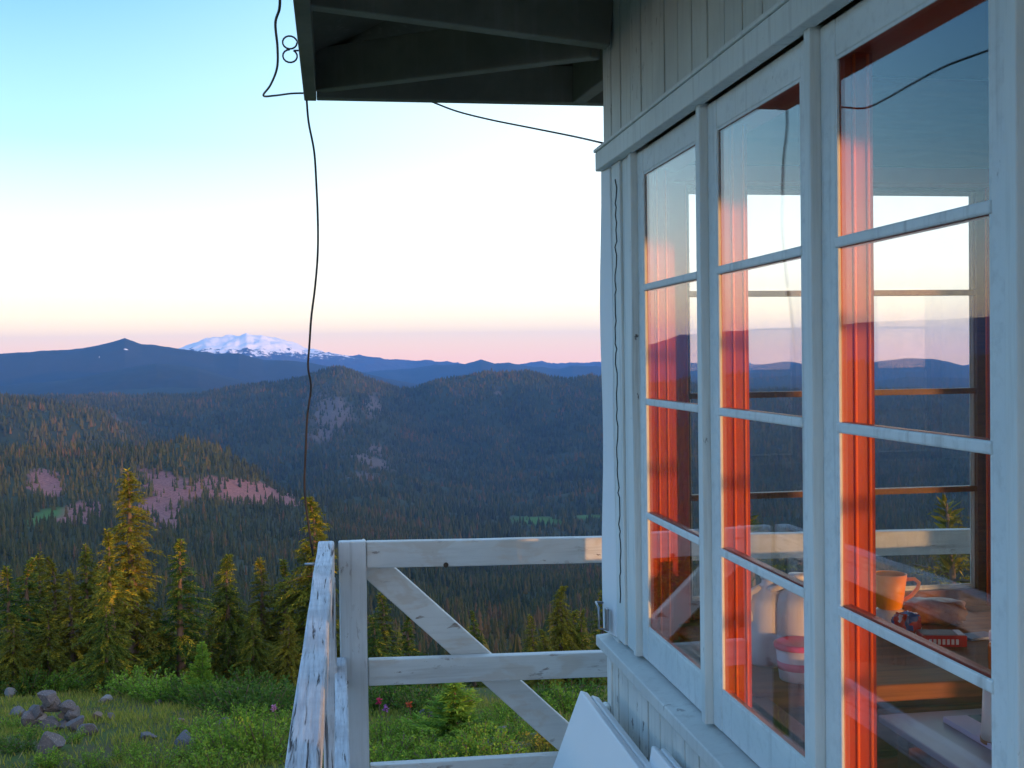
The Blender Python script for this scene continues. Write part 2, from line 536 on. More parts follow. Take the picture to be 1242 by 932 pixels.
def m_far():
    t = NT('distant_forest')
    v = t.coord()
    n = t.noise(v, .004, 9, .72)
    c = t.mix(n, (.016, .026, .018), (.045, .046, .030))
    sn = t.n('ShaderNodeAttribute', attribute_name='snow').outputs['Fac']
    c = t.mix(t.ramp(sn, [(.45, 0), (.55, 1)]), c, (.75, .76, .8))
    return t.out(t.bsdf(c, .95, .05))


def m_mountain():
    t = NT('snow_and_rock')
    v = t.coord()
    n = t.noise(v, .0085, 9, .75)
    sn = t.n('ShaderNodeAttribute', attribute_name='snow').outputs['Fac']
    c = t.mix(n, (.020, .020, .026), (.07, .06, .06))
    f = t.math('ADD', sn, t.math('MULTIPLY', t.math('SUBTRACT', n, .52), 2.0))
    c = t.mix(t.ramp(f, [(.44, 0), (.52, 1)]), c, (.84, .84, .86))
    return t.out(t.bsdf(c, .9, .1))


def zf(A, Rr):
    return hills_h(A, Rr) + EYE


def join_z(A, Rr):      # matches the hilltop sheet at its rim
    k = np.clip((Rr - 64) / 70, 0, 1)
    return ground_z(A, np.minimum(Rr, 64.0)) * (1 - k) + zf(A, Rr) * k


def snow_small(A, Rr, h):
    px, py = proj(A, h, Rr)
    b = np.maximum.reduce([blob(px, py, 154, 424, 3.5, .8, 10), blob(px, py, 121, 434, .8, 2, 20)])
    x = Rr * np.sin(np.radians(A)); y = Rr * np.cos(np.radians(A))
    return np.where((Rr > 8200) & (Rr < 9500), .30 + b + 1.1 * fbm(x / 70, y / 70, 3, .7) * (b > -1), 0)


def snow_big(A, Rr, h):
    x = Rr * np.sin(np.radians(A)); y = Rr * np.cos(np.radians(A))
    px, py = proj(A, h, Rr)
    line = np.interp(px, [100, 210, 260, 340, 400, 430, 470, 500], [150, 150, 110, 90, 60, 60, 110, 300])
    return np.clip((h - line) / 300 + .40 + .30 * (fbm(x / 260, y / 260, 5, .6, True) - .3), 0, 1)


tag(polar_sheet('hills', np.geomspace(64, 6200, 300), join_z, m_hills(),
                {'scree': lambda a, r, h: scree_mask(a, r, h)[0], 'cliff': lambda a, r, h: scree_mask(a, r, h)[1], 'meadow': meadow_mask}),
    'forested valley sides with pink talus slopes below the lookout', 'hills', kind='structure')
tag(polar_sheet('far_hills', np.geomspace(6200, 14300, 120), zf, m_far(), {'snow': snow_small}), 'blue wooded ridges far beyond the valley', 'hills', kind='structure')
tag(polar_sheet('snow_mountain', np.geomspace(14300, 19500, 130), zf, m_mountain(), {'snow': snow_big}), 'snow-covered mountain on the horizon behind the blue ridges', 'mountain', kind='structure')


def m_ground():
    t = NT('meadow_soil')
    v = t.coord()
    n = t.noise(v, 1.2, 8, .65)
    nf = t.noise(v, 14, 6, .7)
    c = t.mix(t.ramp(n, [(.35, 0), (.6, 1)]), (.055, .05, .028), (.045, .085, .02))
    c = t.mix(t.ramp(nf, [(.45, 0), (.7, .7)]), c, (.10, .085, .05))
    return t.out(t.bsdf(c, .9, .1, nf, .5, .03))


rs = np.concatenate([[0.05], np.arange(1.5, 34, .3), np.arange(34, 64.1, 1.0)])
rs[-1] = 64.0
A_sv = az_f
az_f = np.concatenate([np.arange(-50, 50, .5), np.arange(50, 310, 2.0)])
tag(polar_sheet('ground', rs, ground_z, m_ground()), 'grassy hilltop sloping away beneath the lookout', 'ground', kind='structure')
az_f = A_sv


# ------------------------------------------------------------------ far forest, one mass
def far_forest():
    Vs, Fs, T = [], [], []
    base = 0
    # hill height on a table for quick lookup
    ta = np.arange(-47, 47.01, .06); tr = np.geomspace(64, 6200, 300)
    A, Rr = np.meshgrid(ta, tr, indexing='ij')
    Z = join_z(A, Rr) - EYE
    S1, S2 = scree_mask(A, Rr, Z); ME = meadow_mask(A, Rr, Z)
    bare = np.maximum.reduce([S1 - .08, S2 - .38, ME - .1])

    def look(tab, az, r):
        fi = (az + 47) / .06; fj = np.log(r / 64) / np.log(6200 / 64) * 299
        i = np.clip(fi.astype(int), 0, len(ta) - 2); j = np.clip(fj.astype(int), 0, 298)
        u = fi - i; v = fj - j
        return tab[i, j] * (1 - u) * (1 - v) + tab[i + 1, j] * u * (1 - v) + tab[i, j + 1] * (1 - u) * v + tab[i + 1, j + 1] * u * v

    def batch(n, r0, r1, tiers, sides, hs, wide):
        nonlocal base
        az = rng.uniform(-45.5, 45.5, n); r = np.sqrt(rng.uniform(r0 ** 2, r1 ** 2, n))
        x = r * np.sin(np.radians(az)); y = r * np.cos(np.radians(az))
        keep = look(bare, az, r) < rng.uniform(-.1, .35, n) + (rng.uniform(0, 1, n) < .12) * .6
        dens = fbm(x / 90, y / 90, 4, .6)
        keep &= rng.uniform(-.75, .30, n) < dens
        az, r, x, y = az[keep], r[keep], x[keep], y[keep]
        n = len(r)
        z = look(Z, az, r) + EYE
        H = hs * (.38 + .95 * rng.uniform(0, 1, n) ** 1.3) * (1 + .4 * fbm(x / 120, y / 120, 3)); W = H * wide * rng.uniform(.75, 1.25, n)
        tint = np.clip(rng.normal(.44, .2, n) + .75 * fbm(x / 170, y / 170, 3) + (rng.uniform(0, 1, n) < .008) * .7, 0, 1)
        tv, tf = [], []
        for k in range(tiers):
            zb = .06 + .86 * k / tiers; zt = min(1.0, zb + (1.0 if tiers == 1 else 1.55 / tiers)); wr = 1 - .78 * k / tiers
            b0 = len(tv)
            tv.append((0, 0, zt))
            for q in range(sides):
                a = 2 * math.pi * (q + .5 * (k % 2)) / sides
                w_ = wr * (1 if (q % 2 == 0 or sides < 6) else .72)
                tv.append((math.cos(a) * w_, math.sin(a) * w_, zb))
            for q in range(sides):
                tf.append((b0, b0 + 1 + q, b0 + 1 + (q + 1) % sides))
        tv = np.array(tv); tf = np.array(tf)
        rot = rng.uniform(0, 6.28, n)
        c, s = np.cos(rot)[:, None], np.sin(rot)[:, None]
        jit = rng.uniform(.8, 1.2, (n, len(tv)))
        X = x[:, None] + (tv[None, :, 0] * c - tv[None, :, 1] * s) * W[:, None] * jit
        Y = y[:, None] + (tv[None, :, 0] * s + tv[None, :, 1] * c) * W[:, None] * jit
        Zz = z[:, None] - .5 + tv[None, :, 2] * H[:, None]
        Vs.append(np.stack([X, Y, Zz], -1).reshape(-1, 3))
        Fs.append((tf[None] + (base + np.arange(n) * len(tv))[:, None, None]).reshape(-1, 3))
        T.append(np.repeat(tint, len(tv)))
        base += n * len(tv)
    batch(7000, 75, 420, 6, 8, 7, .19)
    batch(16000, 420, 800, 5, 7, 10, .18)
    batch(46000, 800, 1500, 3, 6, 10.5, .18)
    batch(170000, 1500, 4400, 1, 5, 13.5, .23)
    m = m_leaf('forest_needles', [(0, (.010, .038, .018)), (.45, (.028, .070, .024)), (.8, (.085, .090, .024)), (1, (.13, .085, .040))], .12, .8)
    o = np_mesh('forest', np.concatenate(Vs), np.concatenate(Fs), m, attrs={'tint': np.concatenate(T)})
    tag(o, 'dense conifer forest covering the valley and the hillsides', 'forest', kind='stuff')


far_forest()


# ------------------------------------------------------------------ near conifers
bark = m_plain('grey_bark', (.13, .095, .075), .85, .4)
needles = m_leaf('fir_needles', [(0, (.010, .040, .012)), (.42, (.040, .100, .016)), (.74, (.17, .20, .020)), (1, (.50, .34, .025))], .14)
needles_bright = m_leaf('young_fir_needles', [(0, (.07, .16, .02)), (.5, (.15, .30, .035)), (1, (.26, .40, .05))], .35)


def leaf_quads(P, D, N, L, W):
    """kites: base point P, direction D, normal N, length L, width W -> verts (4n), quads"""
    D = D / np.linalg.norm(D, axis=1)[:, None]
    S = np.cross(D, N); S /= np.linalg.norm(S, axis=1)[:, None] + 1e-9
    a = P; b = P + D * (L * .45)[:, None] + S * (W / 2)[:, None]
    c = P + D * L[:, None]; d = P + D * (L * .45)[:, None] - S * (W / 2)[:, None]
    V = np.stack([a, b, c, d], 1).reshape(-1, 3)
    Q = np.arange(len(P) * 4).reshape(-1, 4)
    return V, Q


def conifer(seed, H, Rw, droop=.55, step=.105, nbr=6, spray=.15, base=.04, shape=.85, lean=.0, bare_top=0.0, dens=1.0, gaps=.0):
    """returns (trunk MB, crown verts, quads, tint)"""
    g = np.random.default_rng(seed)
    tb = MB()
    nod = g.uniform(0, 6.28)
    bend = lambda z: np.array([math.cos(nod), math.sin(nod)]) * (lean * max(0, (z / H - .82) / .18) ** 2 + .03 * math.sin(z * 1.7 + seed))
    zs = np.linspace(-.3, H, 16)
    pts = [(*bend(max(z, 0)), z - (lean * .5 * max(0, (z / H - .93) / .07) ** 2)) for z in zs]
    tb.tube(pts, .1, 7, rad=[max(.012, .022 * H * (1 - max(z, 0) / H) ** .9 + .008) for z in zs])
    P, D, N, L, W, T = [], [], [], [], [], []
    z = base * H
    while z < H * .985:
        k = z / H
        side_bias = g.uniform(0, 6.28)
        for b in range(nbr if k < .85 else max(3, nbr - 2)):
            if g.random() < gaps: continue
            az = g.uniform(0, 6.28)
            lobe = .78 + .38 * math.sin(az * 2 + 5.1 * k * H + seed) * math.sin(3.3 * k * H + az + seed * 1.7)
            ln = Rw * (1 - k) ** shape * g.uniform(.6, 1.12) * (1 + .22 * math.cos(az - side_bias)) * lobe * 1.12 + .07
            if k > 1 - bare_top: ln *= .22
            z0 = z + g.uniform(-.25, .25) * step
            d0 = np.array([math.cos(az), math.sin(az), 0.0]); sd = np.array([-d0[1], d0[0], 0])
            c0 = np.array([*bend(z0), z0])
            dr = droop * g.uniform(.7, 1.3) * (1.1 - .5 * k); up = .32 * g.uniform(.4, 1.2)
            m = max(4, int(ln / .024 * dens))
            t = (np.arange(m) + g.uniform(0, 1, m)) / m
            t = .12 + .88 * t
            pos = c0 + d0 * (ln * t)[:, None]
            pos[:, 2] += ln * (up * t - dr * t * t)
            slope = up - 2 * dr * t
            fw = d0[None] + np.array([0, 0, 1.0])[None] * slope[:, None]
            if g.random() < .35 and ln > .25:
                tb.tube([c0, c0 + d0 * ln * .5 + np.array([0, 0, ln * (up * .5 - dr * .25)]), c0 + d0 * ln * .9 + np.array([0, 0, ln * (up * .9 - dr * .81)])], .01, 4, rad=[.012, .008, .004])
            bt = g.normal(0, .17)
            for sgn in (-1, 1, 0):
                l = spray * g.uniform(.6, 1.25, m) * (1 - .35 * t) * (1.15 - .45 * k)
                dirv = fw * (.75 if sgn else .5) + sd[None] * (sgn * g.uniform(.5, 1.1, m))[:, None]
                dirv[:, 2] += g.uniform(-.5, .15, m) if sgn else g.uniform(-.9, .5, m)
                nr = np.array([0, 0, .35])[None] + g.normal(0, .75, (m, 3))
                P.append(pos + g.normal(0, .012, (m, 3))); D.append(dirv); N.append(nr); L.append(l); W.append(l * g.uniform(.20, .34, m))
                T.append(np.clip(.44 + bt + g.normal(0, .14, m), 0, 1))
        z += step * g.uniform(.6, 1.3) * (1.15 - .55 * k)
    m = 90
    zz = np.linspace(H * .86, H, m)
    P.append(np.array([[*bend(q), q - lean * .5 * max(0, (q / H - .93) / .07) ** 2] for q in zz])); an = g.uniform(0, 6.28, m)
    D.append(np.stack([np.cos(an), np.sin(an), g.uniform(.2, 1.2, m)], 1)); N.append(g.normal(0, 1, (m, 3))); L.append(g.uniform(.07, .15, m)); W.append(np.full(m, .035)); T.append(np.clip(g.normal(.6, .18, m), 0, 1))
    V, Q = leaf_quads(np.concatenate(P), np.concatenate(D), np.concatenate(N), np.concatenate(L), np.concatenate(W))
    return tb, V, Q, np.repeat(np.concatenate(T), 4)


def conifer_proto(seed, name='conifer', mat=None, **kw):
    root = empty(name, (0, 0, 0), 'x', 'tree')
    tb, V, Q, T = conifer(seed, **kw)
    tb.build('trunk', bark, root, recalc=False)
    np_mesh('crown', V, Q, mat or needles, root, attrs={'tint': T})
    root['h0'] = kw['H']
    return root


def children(o):
    return [c for c in bpy.data.objects if c.parent == o]


_kids = {}


def dup(o):
    if o.name not in _kids: _kids[o.name] = children(o)
    c = o.copy(); col.objects.link(c)
    for ch in _kids[o.name]:
        d = ch.copy(); col.objects.link(d); d.parent = c
        d.matrix_parent_inverse = Matrix()
    return c


def gp(px, r):
    """point on the hilltop along the bearing of px, r metres out"""
    a = float(px2az(px)); z = float(ground_z(np.array([a]), np.array([r]))[0])
    return Vector((r * math.sin(R(a)), r * math.cos(R(a)), z))


def gpy(px, py):
    rr = np.linspace(9, 30, 200); a = float(px2az(px))
    z = ground_z(np.full(200, a), rr) - EYE
    y = hor(px) - z / (rr * math.cos(R(a - YAW))) * F
    i = np.argmin(np.abs(y - py))
    return gp(px, float(rr[i]))


protos = {
    'spire': conifer_proto(1, H=5.4, Rw=1.0, droop=.62, step=.19, nbr=12, lean=.08, shape=.76, spray=.12),
    'hemlock': conifer_proto(2, H=4.2, Rw=1.05, droop=.58, step=.20, nbr=11, lean=.16, shape=1.05, spray=.12),
    'ragged': conifer_proto(3, H=4.0, Rw=1.05, droop=.6, step=.18, nbr=9, lean=.06, shape=1.2, bare_top=.24, gaps=.1),
    'dense': conifer_proto(4, H=4.0, Rw=1.4, droop=.62, step=.15, nbr=12, lean=.2, shape=1.05, spray=.125),
    'narrow': conifer_proto(5, H=4.4, Rw=.74, droop=.62, step=.19, nbr=9, lean=.14, shape=.75, bare_top=.12, gaps=.15),
    'young': conifer_proto(6, name='young_fir', mat=needles_bright, H=1.5, Rw=.62, droop=-.12, step=.075, nbr=6, spray=.13, lean=.02, shape=.9, dens=1.3),
    'open': conifer_proto(8, H=3.6, Rw=1.6, droop=.14, step=.16, nbr=8, spray=.07, lean=.03, shape=.95, dens=1.3),
}
_used = set()


def tree(kind, px, top, r, label, sxy=1.0, group='conifers along the edge of the hilltop', rz=None):
    p = protos[kind]
    o = dup(p) if kind in _used else p
    _used.add(kind)
    if kind not in ('open', 'young'): r += 5.0
    g = gp(px, r)
    ht = float(h_of(px, top, r)) + EYE - g.z
    s = ht / p['h0']
    if kind not in ('open', 'young'): sxy *= 1.38
    o.location = (g.x, g.y, g.z - .05)
    o.scale = (s * sxy, s * sxy, s)
    o.rotation_euler = (0, 0, random.uniform(0, 6.28) if rz is None else rz)
    tag(o, label, 'tree', group)
    return o


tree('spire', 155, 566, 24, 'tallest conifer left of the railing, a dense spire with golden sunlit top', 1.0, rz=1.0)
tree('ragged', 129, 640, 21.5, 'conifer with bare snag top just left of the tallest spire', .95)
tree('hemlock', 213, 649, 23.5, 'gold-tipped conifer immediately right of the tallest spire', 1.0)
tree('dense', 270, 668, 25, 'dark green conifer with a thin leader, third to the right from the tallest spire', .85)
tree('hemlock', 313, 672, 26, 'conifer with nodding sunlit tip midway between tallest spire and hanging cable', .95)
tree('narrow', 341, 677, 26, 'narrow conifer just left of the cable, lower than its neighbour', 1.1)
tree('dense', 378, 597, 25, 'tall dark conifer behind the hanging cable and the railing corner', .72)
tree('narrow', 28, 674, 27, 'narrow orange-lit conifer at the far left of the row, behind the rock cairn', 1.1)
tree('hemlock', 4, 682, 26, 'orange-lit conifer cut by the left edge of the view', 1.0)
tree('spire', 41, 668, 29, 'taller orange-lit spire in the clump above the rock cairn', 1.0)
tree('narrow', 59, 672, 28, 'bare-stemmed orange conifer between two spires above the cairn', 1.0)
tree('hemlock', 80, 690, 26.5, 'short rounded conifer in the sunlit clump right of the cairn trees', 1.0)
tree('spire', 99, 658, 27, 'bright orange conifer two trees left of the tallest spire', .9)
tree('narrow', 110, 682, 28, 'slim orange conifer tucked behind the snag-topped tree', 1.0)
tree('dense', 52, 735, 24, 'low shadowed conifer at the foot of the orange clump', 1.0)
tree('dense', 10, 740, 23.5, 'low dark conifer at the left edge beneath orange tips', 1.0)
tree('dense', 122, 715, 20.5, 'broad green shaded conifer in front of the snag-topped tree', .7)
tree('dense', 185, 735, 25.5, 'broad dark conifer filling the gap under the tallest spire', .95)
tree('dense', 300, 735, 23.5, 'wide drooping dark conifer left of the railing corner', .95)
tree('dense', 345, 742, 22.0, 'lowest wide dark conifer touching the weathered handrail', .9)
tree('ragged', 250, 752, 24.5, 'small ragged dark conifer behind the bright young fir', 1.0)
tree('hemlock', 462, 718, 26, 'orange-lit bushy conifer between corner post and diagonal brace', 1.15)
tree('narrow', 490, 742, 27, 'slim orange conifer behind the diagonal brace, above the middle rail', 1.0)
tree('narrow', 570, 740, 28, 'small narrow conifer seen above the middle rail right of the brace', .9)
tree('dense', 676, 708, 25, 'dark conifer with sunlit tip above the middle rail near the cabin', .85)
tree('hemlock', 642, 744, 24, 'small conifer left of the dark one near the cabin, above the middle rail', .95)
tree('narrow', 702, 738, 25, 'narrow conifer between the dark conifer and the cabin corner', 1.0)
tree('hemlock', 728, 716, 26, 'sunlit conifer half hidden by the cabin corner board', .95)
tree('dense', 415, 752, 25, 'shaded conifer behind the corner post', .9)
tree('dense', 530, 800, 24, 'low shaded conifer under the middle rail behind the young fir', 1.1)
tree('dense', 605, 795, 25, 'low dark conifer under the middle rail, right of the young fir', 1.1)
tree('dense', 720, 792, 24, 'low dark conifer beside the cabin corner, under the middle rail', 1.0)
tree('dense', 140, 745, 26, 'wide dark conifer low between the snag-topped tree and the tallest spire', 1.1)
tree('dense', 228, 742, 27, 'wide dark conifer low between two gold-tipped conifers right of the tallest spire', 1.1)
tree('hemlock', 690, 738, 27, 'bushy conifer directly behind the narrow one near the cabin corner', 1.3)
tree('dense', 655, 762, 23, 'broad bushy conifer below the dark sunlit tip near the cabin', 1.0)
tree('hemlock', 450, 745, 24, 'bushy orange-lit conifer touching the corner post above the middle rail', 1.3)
tree('open', 1158, 600, 8.5, 'open-branched young conifer seen through the nearest window beyond the cabin', 1.0, rz=.6)
tree('open', 912, 612, 10.5, 'conifer tip seen through the second window beyond the cabin', 1.0)
tree('young', 240, 778, 21.5, 'small bright green fir standing alone in front of the dark trees', .72, 'young firs in the meadow')
tree('young', 548, 826, 15.5, 'bushy bright green young fir seen between the railing boards', 1.75, 'young firs in the meadow')


# ------------------------------------------------------------------ meadow: grass, shrubs, flowers, rocks
def grass():
    n = 70000
    px = rng.uniform(-60, 780, n); r = rng.uniform(10.5, 27, n) ** 1.0
    az = px2az(px)
    x = r * np.sin(np.radians(az)); y = r * np.cos(np.radians(az)); z = ground_z(az, r)
    keep = (fbm(x / 2.2, y / 2.2, 3) > rng.uniform(-.7, .35, n)) & ~((px < 125) & (r > 12) & (r < 19) & (rng.uniform(0, 1, n) < .6))
    x, y, z = x[keep], y[keep], z[keep]; n = len(x)
    P = np.stack([x, y, z - .02], 1)
    a = rng.uniform(0, 6.28, n)
    D = np.stack([np.cos(a) * .45, np.sin(a) * .45, rng.uniform(.7, 1.3, n)], 1)
    L = rng.uniform(.05, .19, n) * (1 + .5 * fbm(x, y, 2)); W = rng.uniform(.010, .022, n)
    V, Q = leaf_quads(P, D, rng.normal(0, 1, (n, 3)), L, W)
    m = m_leaf('meadow_grass', [(0, (.09, .17, .018)), (.45, (.20, .28, .035)), (.75, (.32, .30, .055)), (1, (.38, .29, .12))], .3)
    tint = np.clip(rng.normal(.42, .2, n) + .3 * fbm(x / 3, y / 3, 2), 0, 1)
    tag(np_mesh('grass', V, Q, m, attrs={'tint': np.repeat(tint, 4)}), 'meadow grass growing over the hilltop below the lookout', 'grass', kind='stuff')


grass()
leaf_mats = {
    'green': m_leaf('huckleberry_leaves', [(0, (.05, .13, .014)), (.5, (.13, .27, .026)), (1, (.26, .38, .05))], .3),
    'dark': m_leaf('dark_shrub_leaves', [(0, (.022, .065, .012)), (.5, (.055, .135, .02)), (1, (.12, .20, .03))], .3),
    'yellow': m_leaf('yellow_shrub_leaves', [(0, (.14, .14, .02)), (.5, (.30, .26, .03)), (1, (.45, .34, .05))], .3),
}
stem_mat = m_plain('shrub_stem', (.09, .06, .04), .8)


def shrub_proto(seed, mat, n=1500, name='shrub', leaf=.055):
    g = np.random.default_rng(seed)
    root = empty(name, (0, 0, 0), 'x', 'shrub')
    ns = 26
    tb = MB(); P, D, T = [], [], []
    for i in range(ns):
        a = g.uniform(0, 6.28); e = g.uniform(.25, 1.0); ln = g.uniform(.35, .62)
        d = np.array([math.cos(a) * (1 - e * .75), math.sin(a) * (1 - e * .75), .35 + e * .6]); d /= np.linalg.norm(d)
        o = np.array([math.cos(a), math.sin(a), 0]) * g.uniform(0, .22)
        tb.tube([o + np.array([0, 0, -.05]), o + d * ln * .5, o + d * ln], .006, 4)
        m = n // ns
        t = g.uniform(.25, 1.05, m)
        P.append(o + d * (ln * t)[:, None] + g.normal(0, .035, (m, 3)))
        dd = d[None] * .6 + g.normal(0, .7, (m, 3)); dd[:, 2] += .25
        D.append(dd); T.append(np.clip(.5 + g.normal(0, .22, m), 0, 1))
    P = np.concatenate(P); D = np.concatenate(D); T = np.concatenate(T)
    L = leaf * g.uniform(.6, 1.3, len(P))
    V, Q = leaf_quads(P, D, g.normal(0, 1, P.shape) + np.array([0, 0, 1.2]), L, L * .55)
    tb.build('stem', stem_mat, root, recalc=False)
    np_mesh('foliage', V, Q, mat, root, attrs={'tint': np.repeat(T, 4)})
    return root


sp = [shrub_proto(21, leaf_mats['green']), shrub_proto(22, leaf_mats['dark']), shrub_proto(23, leaf_mats['green'], 1100), shrub_proto(24, leaf_mats['yellow'], 900, leaf=.05)]
used_s = set()


def shrub(k, px, py, s, label, group, sz=None):
    o = dup(sp[k]) if k in used_s else sp[k]
    used_s.add(k)
    g = gpy(px, py)
    o.location = (g.x, g.y, g.z - .03); o.rotation_euler = (0, 0, random.uniform(0, 6.28)); o.scale = (s, s, s * (sz or random.uniform(.7, .95)))
    tag(o, label, 'shrub', group)


for (px, py, s) in [(225, 893, 1.0), (255, 908, 1.1), (290, 900, 1.1), (320, 897, 1.1), (270, 925, 1.1), (310, 925, 1.2), (225, 925, .9), (345, 885, 1.0), (300, 878, .9), (335, 915, 1.1), (250, 940, 1.0), (180, 940, .9)]:
    shrub(random.choice((0, 2)), px, py, s * .8, 'leafy green bush in the thicket against the foot of the weathered handrail', 'bushes by the handrail')
for (px, py, s) in [(5, 888, .9), (35, 900, .8), (15, 915, .9), (45, 935, .7), (75, 905, .6), (150, 925, .7), (100, 935, .8)]:
    shrub(random.choice((0, 1, 2)), px, py, s * .7, 'low leafy bush growing around the rock cairn', 'bushes around the cairn')
for (px, py, s) in [(75, 828, 1.2), (95, 831, 1.3), (120, 832, 1.3), (145, 838, 1.2), (165, 840, 1.2), (185, 846, 1.1), (60, 834, 1.0), (205, 842, 1.2)]:
    shrub(random.choice((0, 2)), px, py + 8, s, 'bright leafy bush in the hedge-like row between rocks and dark trees', 'bushes along the tree line')
for (px, py, s) in [(225, 855, 1.2), (250, 860, 1.1), (280, 864, 1.3), (310, 866, 1.2), (335, 862, 1.2), (265, 850, 1.3), (300, 850, 1.2), (350, 856, 1.2), (20, 838, 1.2)]:
    shrub(1, px, py + 4, s, 'dark green bush in the shade at the edge of the trees', 'shaded bushes')
for (px, py, s) in [(455, 905, 1.1), (475, 925, 1.1), (500, 915, 1.1), (525, 930, 1.0), (560, 930, 1.1), (590, 925, 1.1), (490, 895, 1.0), (610, 905, .9), (640, 890, .9), (575, 910, 1.0), (455, 935, 1.1), (665, 905, .9), (600, 880, .9), (520, 890, .9), (620, 872, 1.0)]:
    shrub(random.choice((0, 0, 2)), px, py + 4, s * .72, 'leafy green bush in the meadow seen between the far railing boards', 'bushes beyond the far railing')
for (px, py, s) in [(450, 862, 1.2), (480, 860, 1.2), (650, 860, 1.1), (690, 858, 1.2), (505, 868, 1.1)]:
    shrub(1, px, py + 6, s, 'dark shaded bush at the tree line behind the far railing', 'shaded bushes behind the railing')
shrub(0, 683, 872, 1.0, 'yellow-green bush between the diagonal brace and the leaning panel', None)
shrub(3, 655, 915, .75, 'bright yellow bush just above the bottom rail beside the brace', None)

rock_mat = NT('basalt_rock')
_v = rock_mat.coord()
_n = rock_mat.noise(_v, 4, 8, .7); _l = rock_mat.noise(_v, 9, 4, .6)
_c = rock_mat.mix(_n, (.045, .047, .055), (.15, .15, .165))
_c = rock_mat.mix(rock_mat.ramp(_l, [(.58, 0), (.66, .7)]), _c, (.25, .25, .22))
M['rock'] = rock_mat.out(rock_mat.bsdf(_c, .85, .25, _n, .6, .04))
M['palerock'] = m_plain('pale_lichen_rock', (.16, .165, .17), .9, .6, scale=12)
M['tanrock'] = m_plain('tan_rock', (.14, .105, .085), .9, .5, scale=6)


def rock_mesh(seed, sub=3):
    g = random.Random(seed)
    bm = bmesh.new(); bmesh.ops.create_icosphere(bm, subdivisions=sub, radius=1)
    pl = [(Vector((g.gauss(0, 1), g.gauss(0, 1), g.gauss(0, 1))).normalized(), g.uniform(.42, .78)) for _ in range(13)]
    for v in bm.verts:
        for n, d in pl:
            e = v.co.dot(n) - d
            if e > 0: v.co -= n * e * .97
        v.co += v.co.normalized() * (.05 * math.sin(v.co.x * 5 + seed) * math.sin(v.co.y * 4.3 + seed * 2) + g.uniform(-.012, .012))
    me = bpy.data.meshes.new('rock'); bm.to_mesh(me); bm.free()
    for p in me.polygons: p.use_smooth = False
    return me


rock_me = [rock_mesh(i) for i in range(6)]
for me in rock_me: me.materials.append(M['rock'])
rock_pale = [rock_mesh(10), rock_mesh(11)]
rock_pale[0].materials.append(M['palerock']); rock_pale[1].materials.append(M['tanrock'])


def rock(px, py, w, label, group=None, k=None, flat=.7, lift=0.0, me=None):
    """w: width in photograph pixels"""
    g = gpy(px, py)
    d = (g - Vector((0, 0, EYE))).length
    s = w / F * d / 2
    o = bpy.data.objects.new('rock', me or rock_me[random.randrange(6) if k is None else k]); col.objects.link(o)
    o.location = (g.x, g.y, g.z + s * flat * .45 + lift)
    o.scale = (s, s * .9, s * flat)
    o.rotation_euler = (random.uniform(-.2, .2), random.uniform(-.2, .2), random.uniform(0, 6.28))
    tag(o, label, 'rock', group)
    return o


cg = 'stones of the cairn'
cb = gpy(50, 888); cd = (cb - Vector((0, 0, EYE))).length; crt = Vector((math.cos(R(-5)), -math.sin(R(-5)), 0)); cpx = cd / F * .80
for (dx, dy, w_, k, fl, lb, me_) in [
    (-8, 6, 46, 1, .45, 'wide flat dark slab at the base of the cairn', None), (16, 6, 34, 0, .5, 'smaller flat slab at the base of the cairn on the right', None),
    (-22, 20, 26, 2, .8, 'dark cairn stone on the left shoulder of the stack', None), (22, 22, 26, 3, .8, 'dark cairn stone on the right shoulder of the stack', None),
    (-4, 21, 17, 4, .7, 'small pale round stone low in the middle of the cairn', rock_pale[0]), (11, 22, 18, 5, .7, 'small tan round stone beside the pale one in the cairn', rock_pale[1]),
    (-12, 33, 24, 3, .8, 'second dark stone stacked on the left of the cairn', None), (16, 35, 22, 2, .8, 'stone stacked high on the right of the cairn', None),
    (3, 42, 26, 0, .8, 'dark blocky stone high in the cairn', None), (1, 58, 24, 5, .95, 'pointed grey stone on top of the cairn', None)]:
    s_ = w_ * cpx / 2
    o = bpy.data.objects.new('rock', me_ or rock_me[k]); col.objects.link(o)
    o.location = cb + crt * (dx * 1.3 * cpx) + Vector((random.uniform(-.06, .06), random.uniform(-.06, .06), dy * .78 * cpx))
    o.scale = (s_ * 1.25, s_ * 1.15, s_ * fl * 1.3); o.rotation_euler = (random.uniform(-.25, .25), random.uniform(-.25, .25), random.uniform(0, 6.28))
    tag(o, lb, 'rock', cg)
rock(50, 915, 38, 'largest grey boulder lowest left in front of the cairn', None, 0, .85)
rock(81, 890, 24, 'upright grey stone right of the cairn, leaning on another', None, 4, 1.2)
rock(98, 895, 26, 'rounded grey boulder to the right of the upright stone', None, 1, .8)
rock(110, 878, 22, 'brown stone behind the rounded boulder right of the cairn', None, 2, .8, 0, rock_pale[1])
rock(125, 876, 16, 'very dark stone at the right end of the rocks by the cairn', None, 3, .8)
rock(10, 872, 26, 'half buried stone left of the cairn', None, 5, .6)
rock(118, 855, 20, 'pale grey rock in the grass right of the cairn, near the bright bushes', None, 2, .6, 0, rock_pale[0])
rock(3, 848, 16, 'pale grey rock at the very left edge of the meadow', None, 2, .9, 0, rock_pale[0])
rock(108, 838, 26, 'flat tan rock half hidden in the bright hedge of bushes', None, 4, .6, 0, rock_pale[1])
rock(172, 845, 27, 'dark round boulder alone in front of the dark trees', None, 0, .75)
rock(184, 858, 12, 'small dark stone just below the round boulder', None, 1, .8)
rock(170, 898, 28, 'flat grey stone in the middle of the meadow', None, 4, .4)
rock(215, 905, 36, 'dark broken rock partly under the bushes at the foot of the handrail', None, 3, .5)
